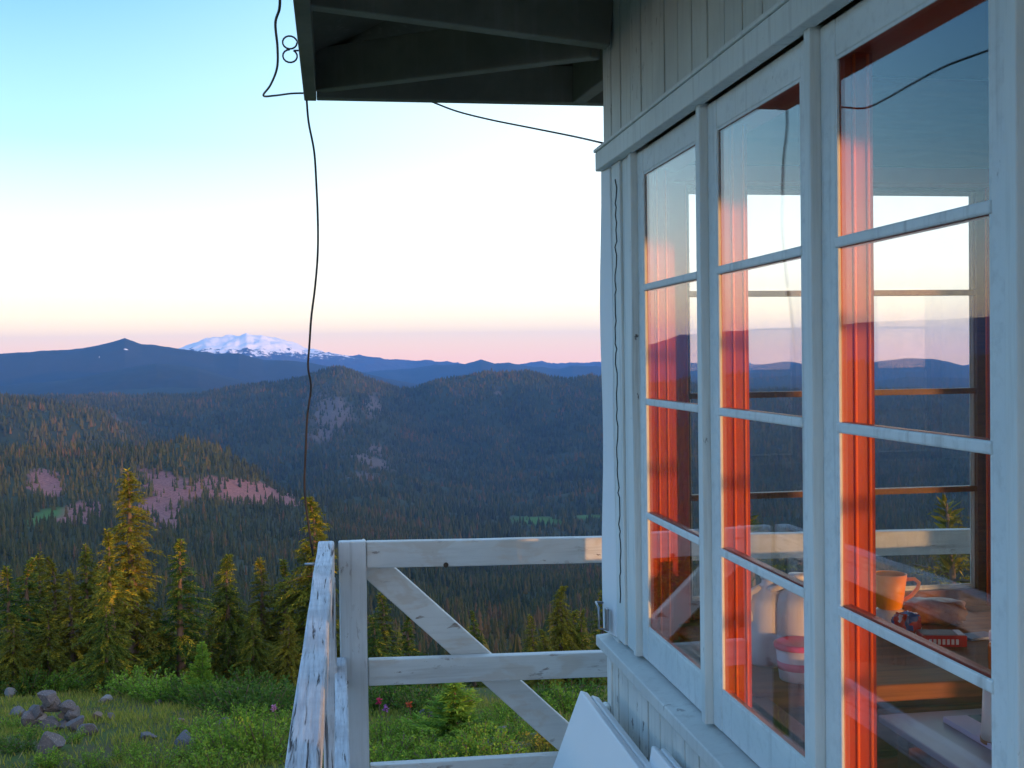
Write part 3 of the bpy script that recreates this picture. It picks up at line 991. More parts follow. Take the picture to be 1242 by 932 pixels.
rock(250, 850, 22, 'grey stone at the shaded edge below the small bright fir', None, 5, .6)
rock(284, 862, 34, 'larger grey boulder in the shade left of the handrail', None, 2, .6)
rock(262, 882, 26, 'low flat rock in the grass between meadow and handrail bushes', None, 0, .4)
rock(212, 880, 14, 'small brown stone in the open meadow grass', None, 4, .6, 0, rock_pale[1])
rock(508, 876, 26, 'grey boulder left of the young fir beyond the railing', None, 1, .7)
rock(625, 882, 22, 'dark round boulder right of the young fir beyond the railing', None, 2, .8)
rock(600, 895, 30, 'pale grey slab right of the young fir', None, 3, .5)
rock(608, 912, 74, 'long flat slab of rock just above the bottom rail', None, 4, .22)
rock(645, 900, 22, 'grey rock beside the diagonal brace above the yellow bush', None, 5, .6)
rock(555, 945, 22, 'stone hidden low beyond the bottom rail', None, 1, .6)


def flower(px, py, hgt, colr, label, group=None, nm='wildflower'):
    g = gpy(px, py)
    root = empty(nm, (g.x, g.y, g.z), label, 'flower', group)
    b = MB(); b.tube([(0, 0, -.03), (.02, 0, hgt * .5), (0, .01, hgt)], .006, 5); b.build('stem', stem_mat, root, recalc=False)
    q = 34
    P = np.stack([rng.normal(0, .013, q), rng.normal(0, .013, q), hgt + rng.uniform(-.05, .02, q)], 1)
    V, Q = leaf_quads(P, rng.normal(0, 1, (q, 3)) + np.array([0, 0, .3]), rng.normal(0, 1, (q, 3)), rng.uniform(.035, .06, q), rng.uniform(.02, .035, q))
    np_mesh('petals', V, Q, m_leaf('petal_' + nm, [(0, tuple(x * .7 for x in colr)), (1, colr)], .3), root, attrs={'tint': np.repeat(rng.uniform(0, 1, q), 4)})


flower(325, 896, .42, (.62, .32, .55), 'pale pink flower head just left of the weathered handrail')
flower(453, 885, .40, (.5, .04, .13), 'magenta paintbrush flower nearest the corner post beyond the rail')
flower(461, 893, .38, (.42, .16, .5), 'purple lupine flower right beside the magenta paintbrush')
flower(490, 886, .36, (.55, .10, .05), 'red paintbrush flower left of the young fir beyond the rail')


# ------------------------------------------------------------------ the lookout cabin
X0, X1, Y0, Y1 = .70, 4.83, -1.20, 2.93
ZS, ZH = .902, 2.10             # window band: sill top, header bottom
cabin = empty('lookout_cabin', (0, 0, 0), 'white painted fire lookout cabin with rows of four-pane windows at right', 'cabin')
XF = {
    'west': lambda u, d, z: (X0 + d, u, z),
    'east': lambda u, d, z: (X1 - d, u, z),
    'north': lambda u, d, z: (u, Y1 - d, z),
    'south': lambda u, d, z: (u, Y0 + d, z),
}
RANGE = {'west': (Y0, Y1), 'east': (Y0, Y1), 'north': (X0, X1), 'south': (X0, X1)}


def siding(side, z0, z1, u0, u1):
    xf = XF[side]
    prof = []
    u = u0
    while u < u1 - .01:
        e = min(u + .094, u1)
        j = random.uniform(0, .0025)
        prof += [(u + .0035, j), (e - .0035, j), (e - .0012, .014), (e + .0012, .014)]
        u = e
    b = MB()
    n = len(prof)
    v = [(p, d, z0) for p, d in prof] + [(p, d, z1) for p, d in prof]
    f = [(i, i + 1, n + i + 1, n + i) for i in range(n - 1)]
    k = len(v)
    v += [(u0, .095, z0), (u1, .095, z0), (u0, .095, z1), (u1, .095, z1)]
    f += [(k, k + 1, k + 3, k + 2), (0, k, k + 2, n), (n - 1, 2 * n - 1, k + 3, k + 1)]
    f += [tuple(range(n)) + (k + 1, k), tuple(range(2 * n - 1, n - 1, -1)) + (k + 2, k + 3)]
    b.add(v, f)
    return b.build('wall', M['white'], cabin, xf=xf)


inset = {'west': .0, 'east': .0, 'north': .1, 'south': .1}
for sd in XF:
    u0, u1 = RANGE[sd]
    i = inset[sd]
    siding(sd, -.30, ZS - .045, u0 + i, u1 - i)
    siding(sd, ZH + .045, 2.80, u0 + i, u1 - i)
    # stained boards inside, below and above the windows
    b = MB(); b.box((u0 + .1, .097, .0), (u1 - .1, .112, ZS + .03)); b.build('lining', M['brown'], cabin, xf=XF[sd])
    b = MB(); b.box((u0 + .1, .097, ZH + .002), (u1 - .1, .112, 2.33)); b.build('lining', M['brown'], cabin, xf=XF[sd])

gz0, gz1 = .982, 2.044          # glass, bottom and top


def window(side, ua, ub, full=True):
    """sash between mullion faces ua < ub"""
    xf = XF[side]
    st, d0, d1 = .050, .016, .0245
    b = MB()
    fr = [((ua, d0, gz0 - .078), (ua + st, d1, gz1 + .055)), ((ub - st, d0, gz0 - .078), (ub, d1, gz1 + .055)),
          ((ua + st, d0 + .001, gz0 - .078), (ub - st, d1 - .001, gz0)), ((ua + st, d0 + .001, gz1), (ub - st, d1 - .001, gz1 + .055))]
    for lo, hi in fr: b.box(lo, hi)
    w = b.build('window', M['sash'], cabin, .0025, xf=xf)
    for k in (1, 2, 3):
        z = gz0 + (gz1 - gz0) * k / 4
        m = MB(); m.box((ua + st - .001, .0135, z - .0078), (ub - st + .001, .0198, z + .0078))
        m.build('muntin', M['sash'], w, .004, xf=xf)
    # putty line round the glass
    p = MB()
    e = .005
    p.box((ua + st, d0 + .001, gz0), (ua + st + e, .0198, gz1)); p.box((ub - st - e, d0 + .001, gz0), (ub - st, .0198, gz1))
    p.box((ua + st + e, d0 + .0015, gz0), (ub - st - e, .0196, gz0 + e)); p.box((ua + st + e, d0 + .0015, gz1 - e), (ub - st - e, .0196, gz1))
    p.build('putty', M['sash'], w, xf=xf)
    g = MB(); g.box((ua + st - .003, .0202, gz0 - .003), (ub - st + .003, .0232, gz1 + .003))
    g.build('glass', M['glass'], w, xf=xf)
    # stained inner face of the sash
    q = MB(); s2 = st - .004
    q.box((ua, d1 + .001, gz0 - .07), (ua + s2, d1 + .017, gz1 + .05)); q.box((ub - s2, d1 + .001, gz0 - .07), (ub, d1 + .017, gz1 + .05))
    q.box((ua + s2, d1 + .0015, gz0 - .07), (ub - s2, d1 + .0165, gz0 - .006)); q.box((ua + s2, d1 + .0015, gz1 + .006), (ub - s2, d1 + .0165, gz1 + .05))
    for k in (1, 2, 3):
        z = gz0 + (gz1 - gz0) * k / 4
        q.box((ua + s2, d1 + .0005, z - .0075), (ub - s2, d1 + .0135, z + .0075))
    q.build('inner_sash', M['stud'] if side == 'west' else M['brown'], w, xf=xf)
    return w


def mullion(side, u, hw=.011):
    xf = XF[side]
    b = MB(); b.box((u - hw, .0, ZS + .001), (u + hw, .0285, ZH + .004)); b.build('mullion', M['white_trim'], cabin, .002, xf=xf)
    b = MB(); b.box((u - hw - .027, .0475, ZS + .03), (u + hw + .027, .086, ZH)); s = b.build('stud', M['stud'], cabin, .002, xf=xf)
    for sg in (-1, 1):
        for d, w_ in ((.053, .005), (.075, .0045)):
            e = MB(); c = u + sg * (hw + .027)
            e.box((c - .001 if sg > 0 else c - .0035, d, ZS + .04), (c + .0035 if sg > 0 else c + .001, d + w_, ZH - .045))
            e.build('stop_molding', M['stop'], s, .0016, 3, xf=xf)


PITCH = .519
WEST = [2.671 - PITCH * i for i in range(8)]
NORTH = [.855 + .46 * i for i in range(9)]
SOUTH = [1.10 + .46 * i for i in range(7)] + [4.36, 4.74]
for sd, us in (('west', WEST), ('east', WEST), ('north', NORTH), ('south', SOUTH)):
    us = sorted(us)
    for u in us: mullion(sd, u)
    for k, (a, c) in enumerate(zip(us[:-1], us[1:])):
        if sd == 'south' and k == 6:
            b = MB(); b.box((a + .012, .012, ZS + .001), (4.212, .095, ZH + .05)); b.build('sun_block_panel', M['white_trim'], cabin, xf=XF[sd])  # added out of view to keep the sun off the far rail
            b = MB(); b.box((4.2125, .022, ZS + .001), (c - .012, .0255, ZH + .05)); b.build('mug_sun_slit', M['glass'], cabin, xf=XF[sd])  # added glazed slit, out of view, letting the sun onto the mug
        else: window(sd, a + .0115, c - .0115)
    u0, u1 = RANGE[sd]
    # head and sill boards inside
    b = MB(); b.box((u0 + .1, .0485, ZH - .042), (u1 - .1, .1165, ZH - .001)); b.build('head_jamb', M['stud'], cabin, .002, xf=XF[sd])
    b = MB(); b.box((u0 + .1, .0485, ZS + .002), (u1 - .1, .150, ZS + .03)); b.build('inner_sill', M['brown'], cabin, .004, xf=XF[sd])
    # solid corners between the last mullion and the corner
    for a, c in ((u0 + (.0 if sd in ('west', 'east') else .1), us[0] - .012), (us[-1] + .012, u1 - (.0 if sd in ('west', 'east') else .1))):
        b = MB(); b.box((a, .012, ZS + .001), (c, .0255, ZH + .05)); b.build('corner_panel', M['white_trim'], cabin, xf=XF[sd])
        b = MB(); b.box((max(a, u0 + .1), .033, ZS + .03), (min(c, u1 - .1), .113, ZH)); b.build('corner_lining', M['stud'], cabin, xf=XF[sd])
    # header with drip edge, sill
    e = .014
    b = MB(); b.box((u0 - (e if sd in ('west', 'east') else -.0), -.019, ZH), (u1 + (e if sd in ('west', 'east') else -.0), .01, ZH + .048)); b.build('header_trim', M['white_trim'], cabin, .003, xf=XF[sd])
    b = MB(); b.box((u0 - (e + .003 if sd in ('west', 'east') else 0), -.023, ZH + .0485), (u1 + (e + .003 if sd in ('west', 'east') else 0),   .008, ZH + .057)); b.build('drip_cap', M['white_trim'], cabin, .002, xf=XF[sd])
    b = MB()
    uu0, uu1 = (u0 - .018, u1 + .018) if sd in ('west', 'east') else (u0 + .001, u1 - .001)
    v = [(uu0, -.032, ZS - .040), (uu0, .095, ZS - .040), (uu0, .095, ZS + .002), (uu0, -.032, ZS - .012),
         (uu1, -.032, ZS - .040), (uu1, .095, ZS - .040), (uu1, .095, ZS + .002), (uu1, -.032, ZS - .012)]
    b.add(v, [(0, 1, 2, 3), (7, 6, 5, 4), (0, 4, 5, 1), (1, 5, 6, 2), (2, 6, 7, 3), (3, 7, 4, 0)])
    b.build('sill', M['white'], cabin, .003, xf=XF[sd])

# warped corner boards of the near corner, with the open seam
b = MB()
v = []
N = 14
for i in range(N + 1):
    z = ZS + .0 + (ZH - ZS) * i / N
    wv = .006 * math.sin(i * .8) + .012 * (1 - i / N)
    v += [(-.008 - wv * .5, Y1 + .010, z), (.002, Y1 - .060 - wv, z), (.0112, Y1 - .060 - wv, z), (.0112, Y1 + .010, z)]
f = [(0, 1, 2, 3), tuple(4 * N + k for k in (3, 2, 1, 0))]
for i in range(N):
    for j in range(4):
        f.append((4 * i + j, 4 * i + (j + 1) % 4, 4 * i + 4 + (j + 1) % 4, 4 * i + 4 + j))
b.add(v, f)
o = b.build('corner_board', M['panel'], cabin, .002, xf=lambda d, u, z: (X0 + d, u, z))
b = MB(); b.box((X0 + .0, Y1 - .165, ZS + .002), (X0 + .0115, Y1 - .085, ZH)); b.build('corner_board', M['white_trim'], cabin, .002)
b = MB(); b.box((X0 + .006, 2.690, ZS + .002), (X0 + .0155, Y1 - .170, ZH)); b.build('corner_board', M['white_trim'], cabin, .002)
# ragged dark seam where the paint has opened
b = MB()
z = ZS + .1; pts = []
g = random.Random(5)
yy = Y1 - .125
while z < ZH - .02:
    pts.append((X0 - .0005, yy, z)); z += g.uniform(.010, .028); yy = Y1 - .125 + .012 * math.sin(z * 5) + g.uniform(-.010, .010)
b.tube(pts, .0019, 5); b.build('paint_crack', M['crack'], cabin, recalc=False)
b = MB(); b.box((X0 - .004, Y1 - .03, -.30), (X0 + .01, Y1 + .012, ZS - .042)); b.build('corner_board', M['white_trim'], cabin, .002)
b = MB(); b.box((X0 - .020, Y1 - .030, .655), (X0 - .0045, Y1 + .010, .715)); b.build('corner_block', M['white_trim'], cabin, .006)
# floor, ceiling, foundation posts
b = MB(); b.box((X0 + .097, Y0 + .097, -.06), (X1 - .097, Y1 - .097, -.002)); b.build('floor', M['brown'], cabin)
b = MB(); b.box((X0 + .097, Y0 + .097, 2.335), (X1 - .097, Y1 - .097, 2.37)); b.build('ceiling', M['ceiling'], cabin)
for x in (.9, 2.75, 4.6):
    for y in (-1.0, .9, 2.7):
        b = MB(); b.beam((x, y, -4.0), (x, y, -.27), .2, .2, (1, 0, 0)); b.build('foundation_post', M['worn_z'], cabin)
b = MB(); b.box((X0 + .02, Y0 + .02, -.27), (X1 - .02, Y1 - .02, -.065)); b.build('floor_frame', M['soffit'], cabin)

# roof: hipped, boards seen from below, fascias, beams under the eave
EX0, EX1, EY0, EY1 = -.075, 5.6, -1.97, 3.705
zt = 2.56
cx, cy = (EX0 + EX1) / 2, (EY0 + EY1) / 2
b = MB()
e4 = [(EX0, EY0), (EX1, EY0), (EX1, EY1), (EX0, EY1)]
v = [(x, y, zt) for x, y in e4] + [(cx, cy, zt + .75)] + [(x, y, zt + .05) for x, y in e4] + [(cx, cy, zt + .81)]
f = [(0, 1, 4), (1, 2, 4), (2, 3, 4), (3, 0, 4), (5, 6, 9), (6, 7, 9), (7, 8, 9), (8, 5, 9)] + [(i, (i + 1) % 4, 5 + (i + 1) % 4, 5 + i) for i in range(4)]
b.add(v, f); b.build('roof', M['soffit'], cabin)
zf0 = 2.436
t_ = .036
for lo, hi in (((EX0 - .002, EY0, zf0), (EX0 + t_, EY1, zt - .003)), ((EX1 - t_, EY0, zf0), (EX1 + .002, EY1, zt - .003)),
               ((EX0 + t_ + .001, EY1 - t_, zf0 + .002), (EX1 - t_ - .001, EY1 + .002, zt - .003)), ((EX0 + t_ + .001, EY0 - .002, zf0 + .002), (EX1 - t_ - .001, EY0 + t_, zt - .003))):
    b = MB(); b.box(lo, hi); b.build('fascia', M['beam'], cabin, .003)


def eave_beam(p0, p1, h=.13, w=.045):
    b = MB(); p0, p1 = Vector(p0), Vector(p1)
    b.beam(p0 + Vector((0, 0, h / 2)), p1 + Vector((0, 0, h / 2)), w, h)
    b.build('eave_beam', M['beam'], cabin, .004)


zw = 2.39
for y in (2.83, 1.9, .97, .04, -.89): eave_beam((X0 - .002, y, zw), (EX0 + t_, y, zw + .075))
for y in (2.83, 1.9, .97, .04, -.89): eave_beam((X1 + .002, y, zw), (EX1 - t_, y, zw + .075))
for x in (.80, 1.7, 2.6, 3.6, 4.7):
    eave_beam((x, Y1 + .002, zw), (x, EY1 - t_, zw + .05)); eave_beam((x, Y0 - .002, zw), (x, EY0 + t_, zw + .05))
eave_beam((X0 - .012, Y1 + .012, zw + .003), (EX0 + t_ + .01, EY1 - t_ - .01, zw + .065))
# hasp on the corner just over the sill
hx, hy, hz = X0 - .016, Y1 - .035, ZS + .012
b = MB(); b.tube([(hx + .004, hy + .040, hz + .062), (hx - .018, hy + .040, hz + .064), (hx - .021, hy + .012, hz + .064), (hx - .021, hy - .006, hz + .060), (hx - .021, hy - .008, hz + .006), (hx + .004, hy - .008, hz + .002)], .003, 8)
b.build('hasp', M['metal'], cabin)
b = MB(); b.box((hx - .004, hy - .020, hz + .0), (hx + .004, hy + .002, hz + .058)); b.build('hasp_plate', M['metal'], cabin, .003)


# ------------------------------------------------------------------ deck and railings
deck = empty('catwalk', (0, 0, 0), 'narrow wooden catwalk around the cabin with plank floor', 'walkway')
b = MB()
y = -2.0
while y < 3.76:
    b.box((-.10, y, -.04), (X0 - .005, min(y + .135, 3.76), random.uniform(-.003, 0))); y += .14
b.build('planks', M['worn_z'], deck)
b = MB()
x = .70
while x < 5.6:
    b.box((x, Y1 + .03, -.04), (x + .135, 3.76, random.uniform(-.003, 0))); x += .14
b.build('planks', M['worn_z'], deck)
b = MB(); b.beam((-.08, -2, -.13), (-.08, 3.74, -.13), .05, .17); b.beam((-.05, 3.73, -.13), (5.6, 3.73, -.13), .05, .17); b.build('joist', M['worn_y'], deck)

RY = 3.70
rail_n = empty('railing', (0, RY, 0), 'white board railing with diagonal brace across the far end of the catwalk', 'railing')


def rail(name, p0, p1, w, t, mat, par, up=(0, 0, 1), n=1, jit=0.0, tw=0.0, bev=.004):
    o0 = par.location
    b = MB(); b.beam(Vector(p0) - o0, Vector(p1) - o0, w, t, up, n, jit, tw)
    return b.build(name, mat, par, bev)


rail('post', (.048, RY - .012, -.15), (.048, RY - .012, 1.046), .086, .040, M['post'], rail_n, (0, 1, 0), 8, .0008)
rail('top_rail', (.0925, RY, .999), (2.2, RY, .962), .040, .084, M['rail_x'], rail_n, n=12, jit=.0009)
rail('top_rail', (2.203, RY, .962), (5.55, RY, .95), .040, .084, M['rail_x'], rail_n, n=12, jit=.0009)
rail('mid_rail', (.0925, RY, .622), (2.2, RY, .580), .040, .082, M['rail_x'], rail_n, n=12, jit=.0009)
rail('mid_rail', (2.203, RY, .580), (5.55, RY, .57), .040, .082, M['rail_x'], rail_n, n=12, jit=.0009)
rail('bottom_rail', (.0925, RY, .281), (5.55, RY, .24), .040, .086, M['rail_x'], rail_n, n=12, jit=.0009)
rail('brace', (.055, RY + .045, 1.01), (1.03, RY + .045, .075), .040, .088, M['rail_x'], rail_n, n=8, jit=.0006)
for x in (1.68, 3.4, 5.1):
    rail('post', (x, RY + .042, -.15), (x, RY + .042, 1.0), .086, .038, M['post'], rail_n, (0, 1, 0))
b = MB()
b.tube([(.345, -.0206, .958), (.345, .002, .958)], .0085, 9)
b.tube([(.016, -.0345, .585), (.016, -.02, .585)], .011, 9); b.tube([(.021, -.0345, .60), (.021, -.02, .60)], .008, 9)
b.build('knot', m_plain('knot_wood', (.07, .045, .03), .9, .4), rail_n)

rail_w = empty('railing', (-.045, 0, 0), 'weathered railing with split paint running towards the viewer along the left of the catwalk', 'railing')
rail('handrail', (-.033, 3.675, 1.005), (-.082, -.9, 1.005), .050, .092, M['worn_y'], rail_w, n=26, jit=.0016, tw=.10, bev=.006)
rail('mid_rail', (.006, 3.66, .640), (-.006, -.9, .630), .036, .088, M['worn_y'], rail_w, n=20, jit=.0012, bev=.005)
rail('bottom_rail', (-.012, 3.66, .30), (-.012, -.9, .30), .040, .088, M['worn_y'], rail_w, n=10, jit=.0012)
rail('post', (-.028, 3.52, -.15), (-.028, 3.52, .957), .044, .085, M['worn_z'], rail_w, (0, 1, 0), 8, .001)
for y in (1.75, .2, -.85):
    rail('post', (-.055, y, -.15), (-.055, y, .957), .040, .085, M['worn_z'], rail_w, (0, 1, 0))
b = MB(); b.tube([(-.052 + .045, 3.64, .985), (-.10 + .045, 3.64, .985)], .005, 7); b.build('nail', M['metal'], rail_w)

# ------------------------------------------------------------------ leaning shutter panels
def panel(label, xt, zt_, y1, y0, lean, thick, nm='shutter_panel', x_off=0.0):
    """top edge along y at (xt, zt_), foot on the deck further out"""
    dx = -math.tan(lean) * zt_
    root = empty(nm, (xt + dx, (y0 + y1) / 2, 0), label, 'panel', 'shutter panels leaning under the windows')
    o0 = root.location
    foot = Vector((xt + dx, 0, .004)); top = Vector((xt, 0, zt_))
    n = Vector((-zt_, 0, -dx)).normalized()   # outward (towards -x, up)
    n = Vector((-math.cos(lean), 0, math.sin(lean)))
    for k, nm2 in ((0, 'face_board'), (1, 'back_board')):
        b = MB()
        off0, off1 = (0, thick * .45) if k == 0 else (thick * .55, thick)
        ins = 0 if k == 0 else .012
        v = []
        for yv in (y0, y1 - ins):
            for p, q in ((foot, off1), (foot, off0), (top, off0), (top, off1)):
                a = p - n * q - (Vector((0, 0, 1)) * 0)
                v.append((a.x - o0.x, yv - o0.y, max(a.z, .003) - o0.z))
        b.add(v, [(0, 1, 2, 3), (7, 6, 5, 4), (0, 4, 5, 1), (1, 5, 6, 2), (2, 6, 7, 3), (3, 7, 4, 0)])
        b.build(nm2, M['panel'], root, .004)
    return root


panel('large white shutter panel leaning on the wall, pointed corner rising before the far railing', .606, .772, 2.86, .55, R(21), .050)
panel('second white shutter panel tucked behind the first against the wall boards', .655, .790, 2.37, .4, R(9), .030)

# ------------------------------------------------------------------ wires
def wire(label, pts, r, mat, cat='cable', nm='cable', grp=None, sub=8):
    P = [Vector(p) for p in pts]; out = []
    for i in range(len(P) - 1):
        p0 = P[i - 1] if i else P[i] * 2 - P[i + 1]; p3 = P[i + 2] if i + 2 < len(P) else P[i + 1] * 2 - P[i]
        for k in range(sub):
            t = k / sub
            out.append(.5 * ((2 * P[i]) + (P[i + 1] - p0) * t + (2 * p0 - 5 * P[i] + 4 * P[i + 1] - p3) * t * t + (3 * P[i] - p0 - 3 * P[i + 1] + p3) * t ** 3))
    out.append(P[-1])
    b = MB(); b.tube(out, r, 7)
    return tag(b.build(nm, mat, None, recalc=False), label, cat, grp)


def at(px, py, yd):
    """point seen at (px, py) lying on the plane y = yd"""
    a = R(float(px2az(px))); x = yd * math.tan(a)
    d = yd * math.cos(R(YAW)) + x * math.sin(R(YAW))
    return (x, yd, EYE - (py - hor(px)) / F * d)


wire('dark cable hanging from the eave corner down to the railing corner post',
     [at(378, 122, 3.69), at(380, 150, 3.68), at(386, 185, 3.67), at(388, 225, 3.67), at(389, 270, 3.67), at(388, 310, 3.66), at(384, 350, 3.66), at(379, 385, 3.66), at(376, 420, 3.66), at(374, 445, 3.66), at(377, 470, 3.66), at(372, 505, 3.65), at(369, 550, 3.65), at(367, 585, 3.65), at(368, 610, 3.64), at(372, 645, 3.64), at(376, 676, 3.64)], .0034, M['rope'])
wire('looping dark wire hanging outside the eave at top left',
     [at(346, -60, 1.9), at(347, -20, 2.15), at(348, 0, 2.3), at(347, 15, 2.38), at(342, 32, 2.5), at(344, 60, 2.75), at(343, 85, 2.95), at(335, 105, 3.15), at(326, 118, 3.35), at(340, 118, 3.45), at(360, 115.5, 3.6), at(379, 115, 3.70)], .0030, M['wire'])
wire('thin wire sagging behind the front fascia towards the cabin wall', [at(528, 125, 3.72), at(560, 137, 3.72), at(600, 147, 3.7), at(650, 157, 3.6), at(700, 167, 3.4), at(735, 175, 3.0)], .0028, M['wire'])
# curled bracket on the fascia
c = Vector(at(359, 62, 3.5)); pts = []
for k in range(15): a = R(30 + 330 * k / 14); pts.append((c.x + .021 * math.cos(a), c.y, c.z + .019 + .019 * math.sin(a)))
pts2 = []
for k in range(15): a = R(60 - 330 * k / 14); pts2.append((c.x + .021 * math.cos(a), c.y, c.z - .019 + .019 * math.sin(a) - .002))
b = MB(); b.tube(pts, .0028, 6); b.tube(pts2, .0028, 6)
b.tube([pts[0], (c.x + .028, c.y, c.z + .012), (EX0 - .002, c.y + .01, c.z + .034)], .0028, 6); b.tube([pts2[0], (c.x + .030, c.y, c.z - .004), (EX0 - .002, c.y + .01, c.z + .0)], .0028, 6)
tag(b.build('curled_bracket', M['wire'], None, recalc=False), 'figure-eight curl of wire fixed to the outer eave at top left', 'bracket')
# ------------------------------------------------------------------ things inside, seen through the glass
CT = .94
ct = empty('counter', (0, 0, 0), 'brown wooden counter along the far window wall inside the cabin', 'counter')
yc0, yc1 = 2.20, Y1 - .155
b = MB(); b.box((X0 + .125, yc0, CT - .035), (4.2, yc1, CT)); b.build('top', M['table'], ct, .004)
b = MB(); b.box((X0 + .14, yc0 + .03, .10), (4.15, yc1 - .01, CT - .036)); b.build('cabinet', M['brown'], ct)
for k, (z0, z1) in enumerate(((.80, .885), (.66, .785), (.50, .645), (.30, .485))):
    for x0, x1 in ((.95, 1.75), (1.77, 2.6)):
        b = MB(); b.box((x0, yc0 + .012, z0), (x1, yc0 + .029, z1)); b.build('drawer', M['table'], ct, .004)
ceram_o = m_plain('orange_glaze', (.95, .30, .002), .4)
ceram_w = m_plain('white_glaze', (.72, .70, .66), .3)
plast = m_plain('cloudy_plastic', (.72, .70, .72), .45, .06, **{'Subsurface Weight': .3, 'Subsurface Radius': (.03, .03, .03)})


def on(px, py, ztop):
    """point on a level surface at height ztop seen at (px, py)"""
    a = R(float(px2az(px)))
    d = (EYE - ztop) * F / (py - hor(px))
    r = d / math.cos(a - R(YAW))
    return Vector((r * math.sin(a), r * math.cos(a), ztop))


p = on(1077, 757, CT)
sc_ = empty('stacked_bowl', p, 'white bowl upside down under the orange mug on the counter', 'bowl')
b = MB(); b.lathe([(.050, 0), (.048, .012), (.040, .03), (.030, .036)]); b.build('bowl_body', ceram_w, sc_)
mug = empty('mug', p + Vector((0, 0, .0365)), 'orange glazed mug standing on a white bowl inside the nearest window', 'mug')
b = MB(); b.lathe([(.028, 0), (.034, .004), (.040, .04), (.047, .095), (.044, .095), (.037, .04), (.030, .008)]); b.build('mug_body', ceram_o, mug)
b = MB(); dx = Vector((math.cos(R(-20)), math.sin(R(-20)), 0))
b.tube([dx * .043 + Vector((0, 0, .080)), dx * .066 + Vector((0, 0, .082)), dx * .078 + Vector((0, 0, .072)), dx * .074 + Vector((0, 0, .056)), dx * .058 + Vector((0, 0, .036)), dx * .038 + Vector((0, 0, .022))], .0055, 8); b.build('handle', ceram_o, mug)
mug.scale = (.92, .92, .92)


def bag(seed, sx, sy, sz):
    bm = bmesh.new(); bmesh.ops.create_icosphere(bm, subdivisions=4, radius=1); g = random.Random(seed)
    ph = [g.uniform(0, 6.28) for _ in range(6)]
    for v in bm.verts:
        x, y, z = v.co
        f = lambda q: math.copysign(abs(q) ** .6, q)
        w = 1 + .07 * math.sin(9 * x + ph[0]) * math.sin(7 * y + ph[1]) + .05 * math.sin(15 * (x + z) + ph[2])
        v.co = (f(x) * sx * w, f(y) * sy * w, (f(z) * w + 1) * sz)
    me = bpy.data.meshes.new('bag'); bm.to_mesh(me); bm.free()
    for q in me.polygons: q.use_smooth = True
    return me


def mobj(name, me, mat, loc, label, cat, rz=0):
    me.materials.append(mat); o = bpy.data.objects.new(name, me); col.objects.link(o); o.location = loc; o.rotation_euler = (0, 0, rz)
    return tag(o, label, cat)


breadm = NT('crust_and_wrap'); _n = breadm.noise(breadm.coord(), 22, 6, .7)
M['bread'] = breadm.out(breadm.bsdf(breadm.mix(breadm.ramp(_n, [(.35, 0), (.65, 1)]), (.22, .065, .02), (.46, .19, .07)), .4, .3, _n, .4, .01))
mobj('bread_bag', bag(2, .075, .042, .030), M['bread'], on(1132, 757, CT), 'bag of brown bread lying behind the red box on the counter', 'bread', -.35)
packm = NT('printed_wrapper'); _n = packm.noise(packm.coord(), 26, 2, .5); _w = packm.n('ShaderNodeTexVoronoi', {'Vector': packm.coord(), 'Scale': 45}).outputs['Color']
M['packet'] = packm.out(packm.bsdf(packm.ramp(_n, [(.3, (.06, .09, .32)), (.42, (.5, .03, .02)), (.55, (.55, .06, .03)), (.6, (.65, .6, .62)), (.75, (.08, .1, .35))], 'CONSTANT'), .25, .5, _n, .3, .01))
pk = mobj('snack_packet', bag(5, .034, .024, .030), M['packet'], on(1098, 775, CT), 'crumpled red and blue snack packet beside the orange mug', 'packet', .3)
redm = m_plain('red_carton', (.55, .03, .03), .35); whm = m_plain('white_carton', (.70, .68, .68), .5)
q = on(1140, 783, CT)
bx = empty('carton', q, 'small red and white carton lying in front of the bread bag', 'carton', None, -.25)
b = MB(); b.box((-.05, -.03, .0), (.05, .03, .026)); b.build('carton_body', redm, bx, .0015)
b = MB(); b.box((-.046, -.026, .0262), (.03, .026, .0275)); b.build('lid_label', m_plain('grey_card', (.22, .19, .18), .6), bx)
b = MB(); b.box((.032, -.024, .0262), (.046, .024, .028)); b.build('flap', whm, bx)
b = MB()
for k in range(7): b.box((-.035 + k * .010, -.0312, .006), (-.029 + k * .010, -.0300, .018))
b.build('lettering', whm, bx)
b = MB(); q = on(1185, 775, CT); b.box((-.04, -.025, 0), (.04, .025, .006)); o = b.build('booklet', m_plain('blue_cover', (.12, .19, .36), .4), None, .001); o.location = q; o.rotation_euler = (0, 0, .15); tag(o, 'thin blue booklet lying flat right of the red carton', 'booklet')
q = on(1222, 822, CT)
jr = empty('jar', q, 'glass jar of orange preserve with pale lid beside the right window frame', 'jar')
b = MB(); b.lathe([(.036, 0), (.040, .006), (.040, .062), (.034, .072)]); b.build('jar_body', m_plain('orange_preserve', (.55, .13, .01), .08), jr)
b = MB(); b.lathe([(.037, .0725), (.038, .074), (.038, .090), (.035, .092)]); b.build('lid', m_plain('pink_lid', (.7, .52, .56), .4), jr)

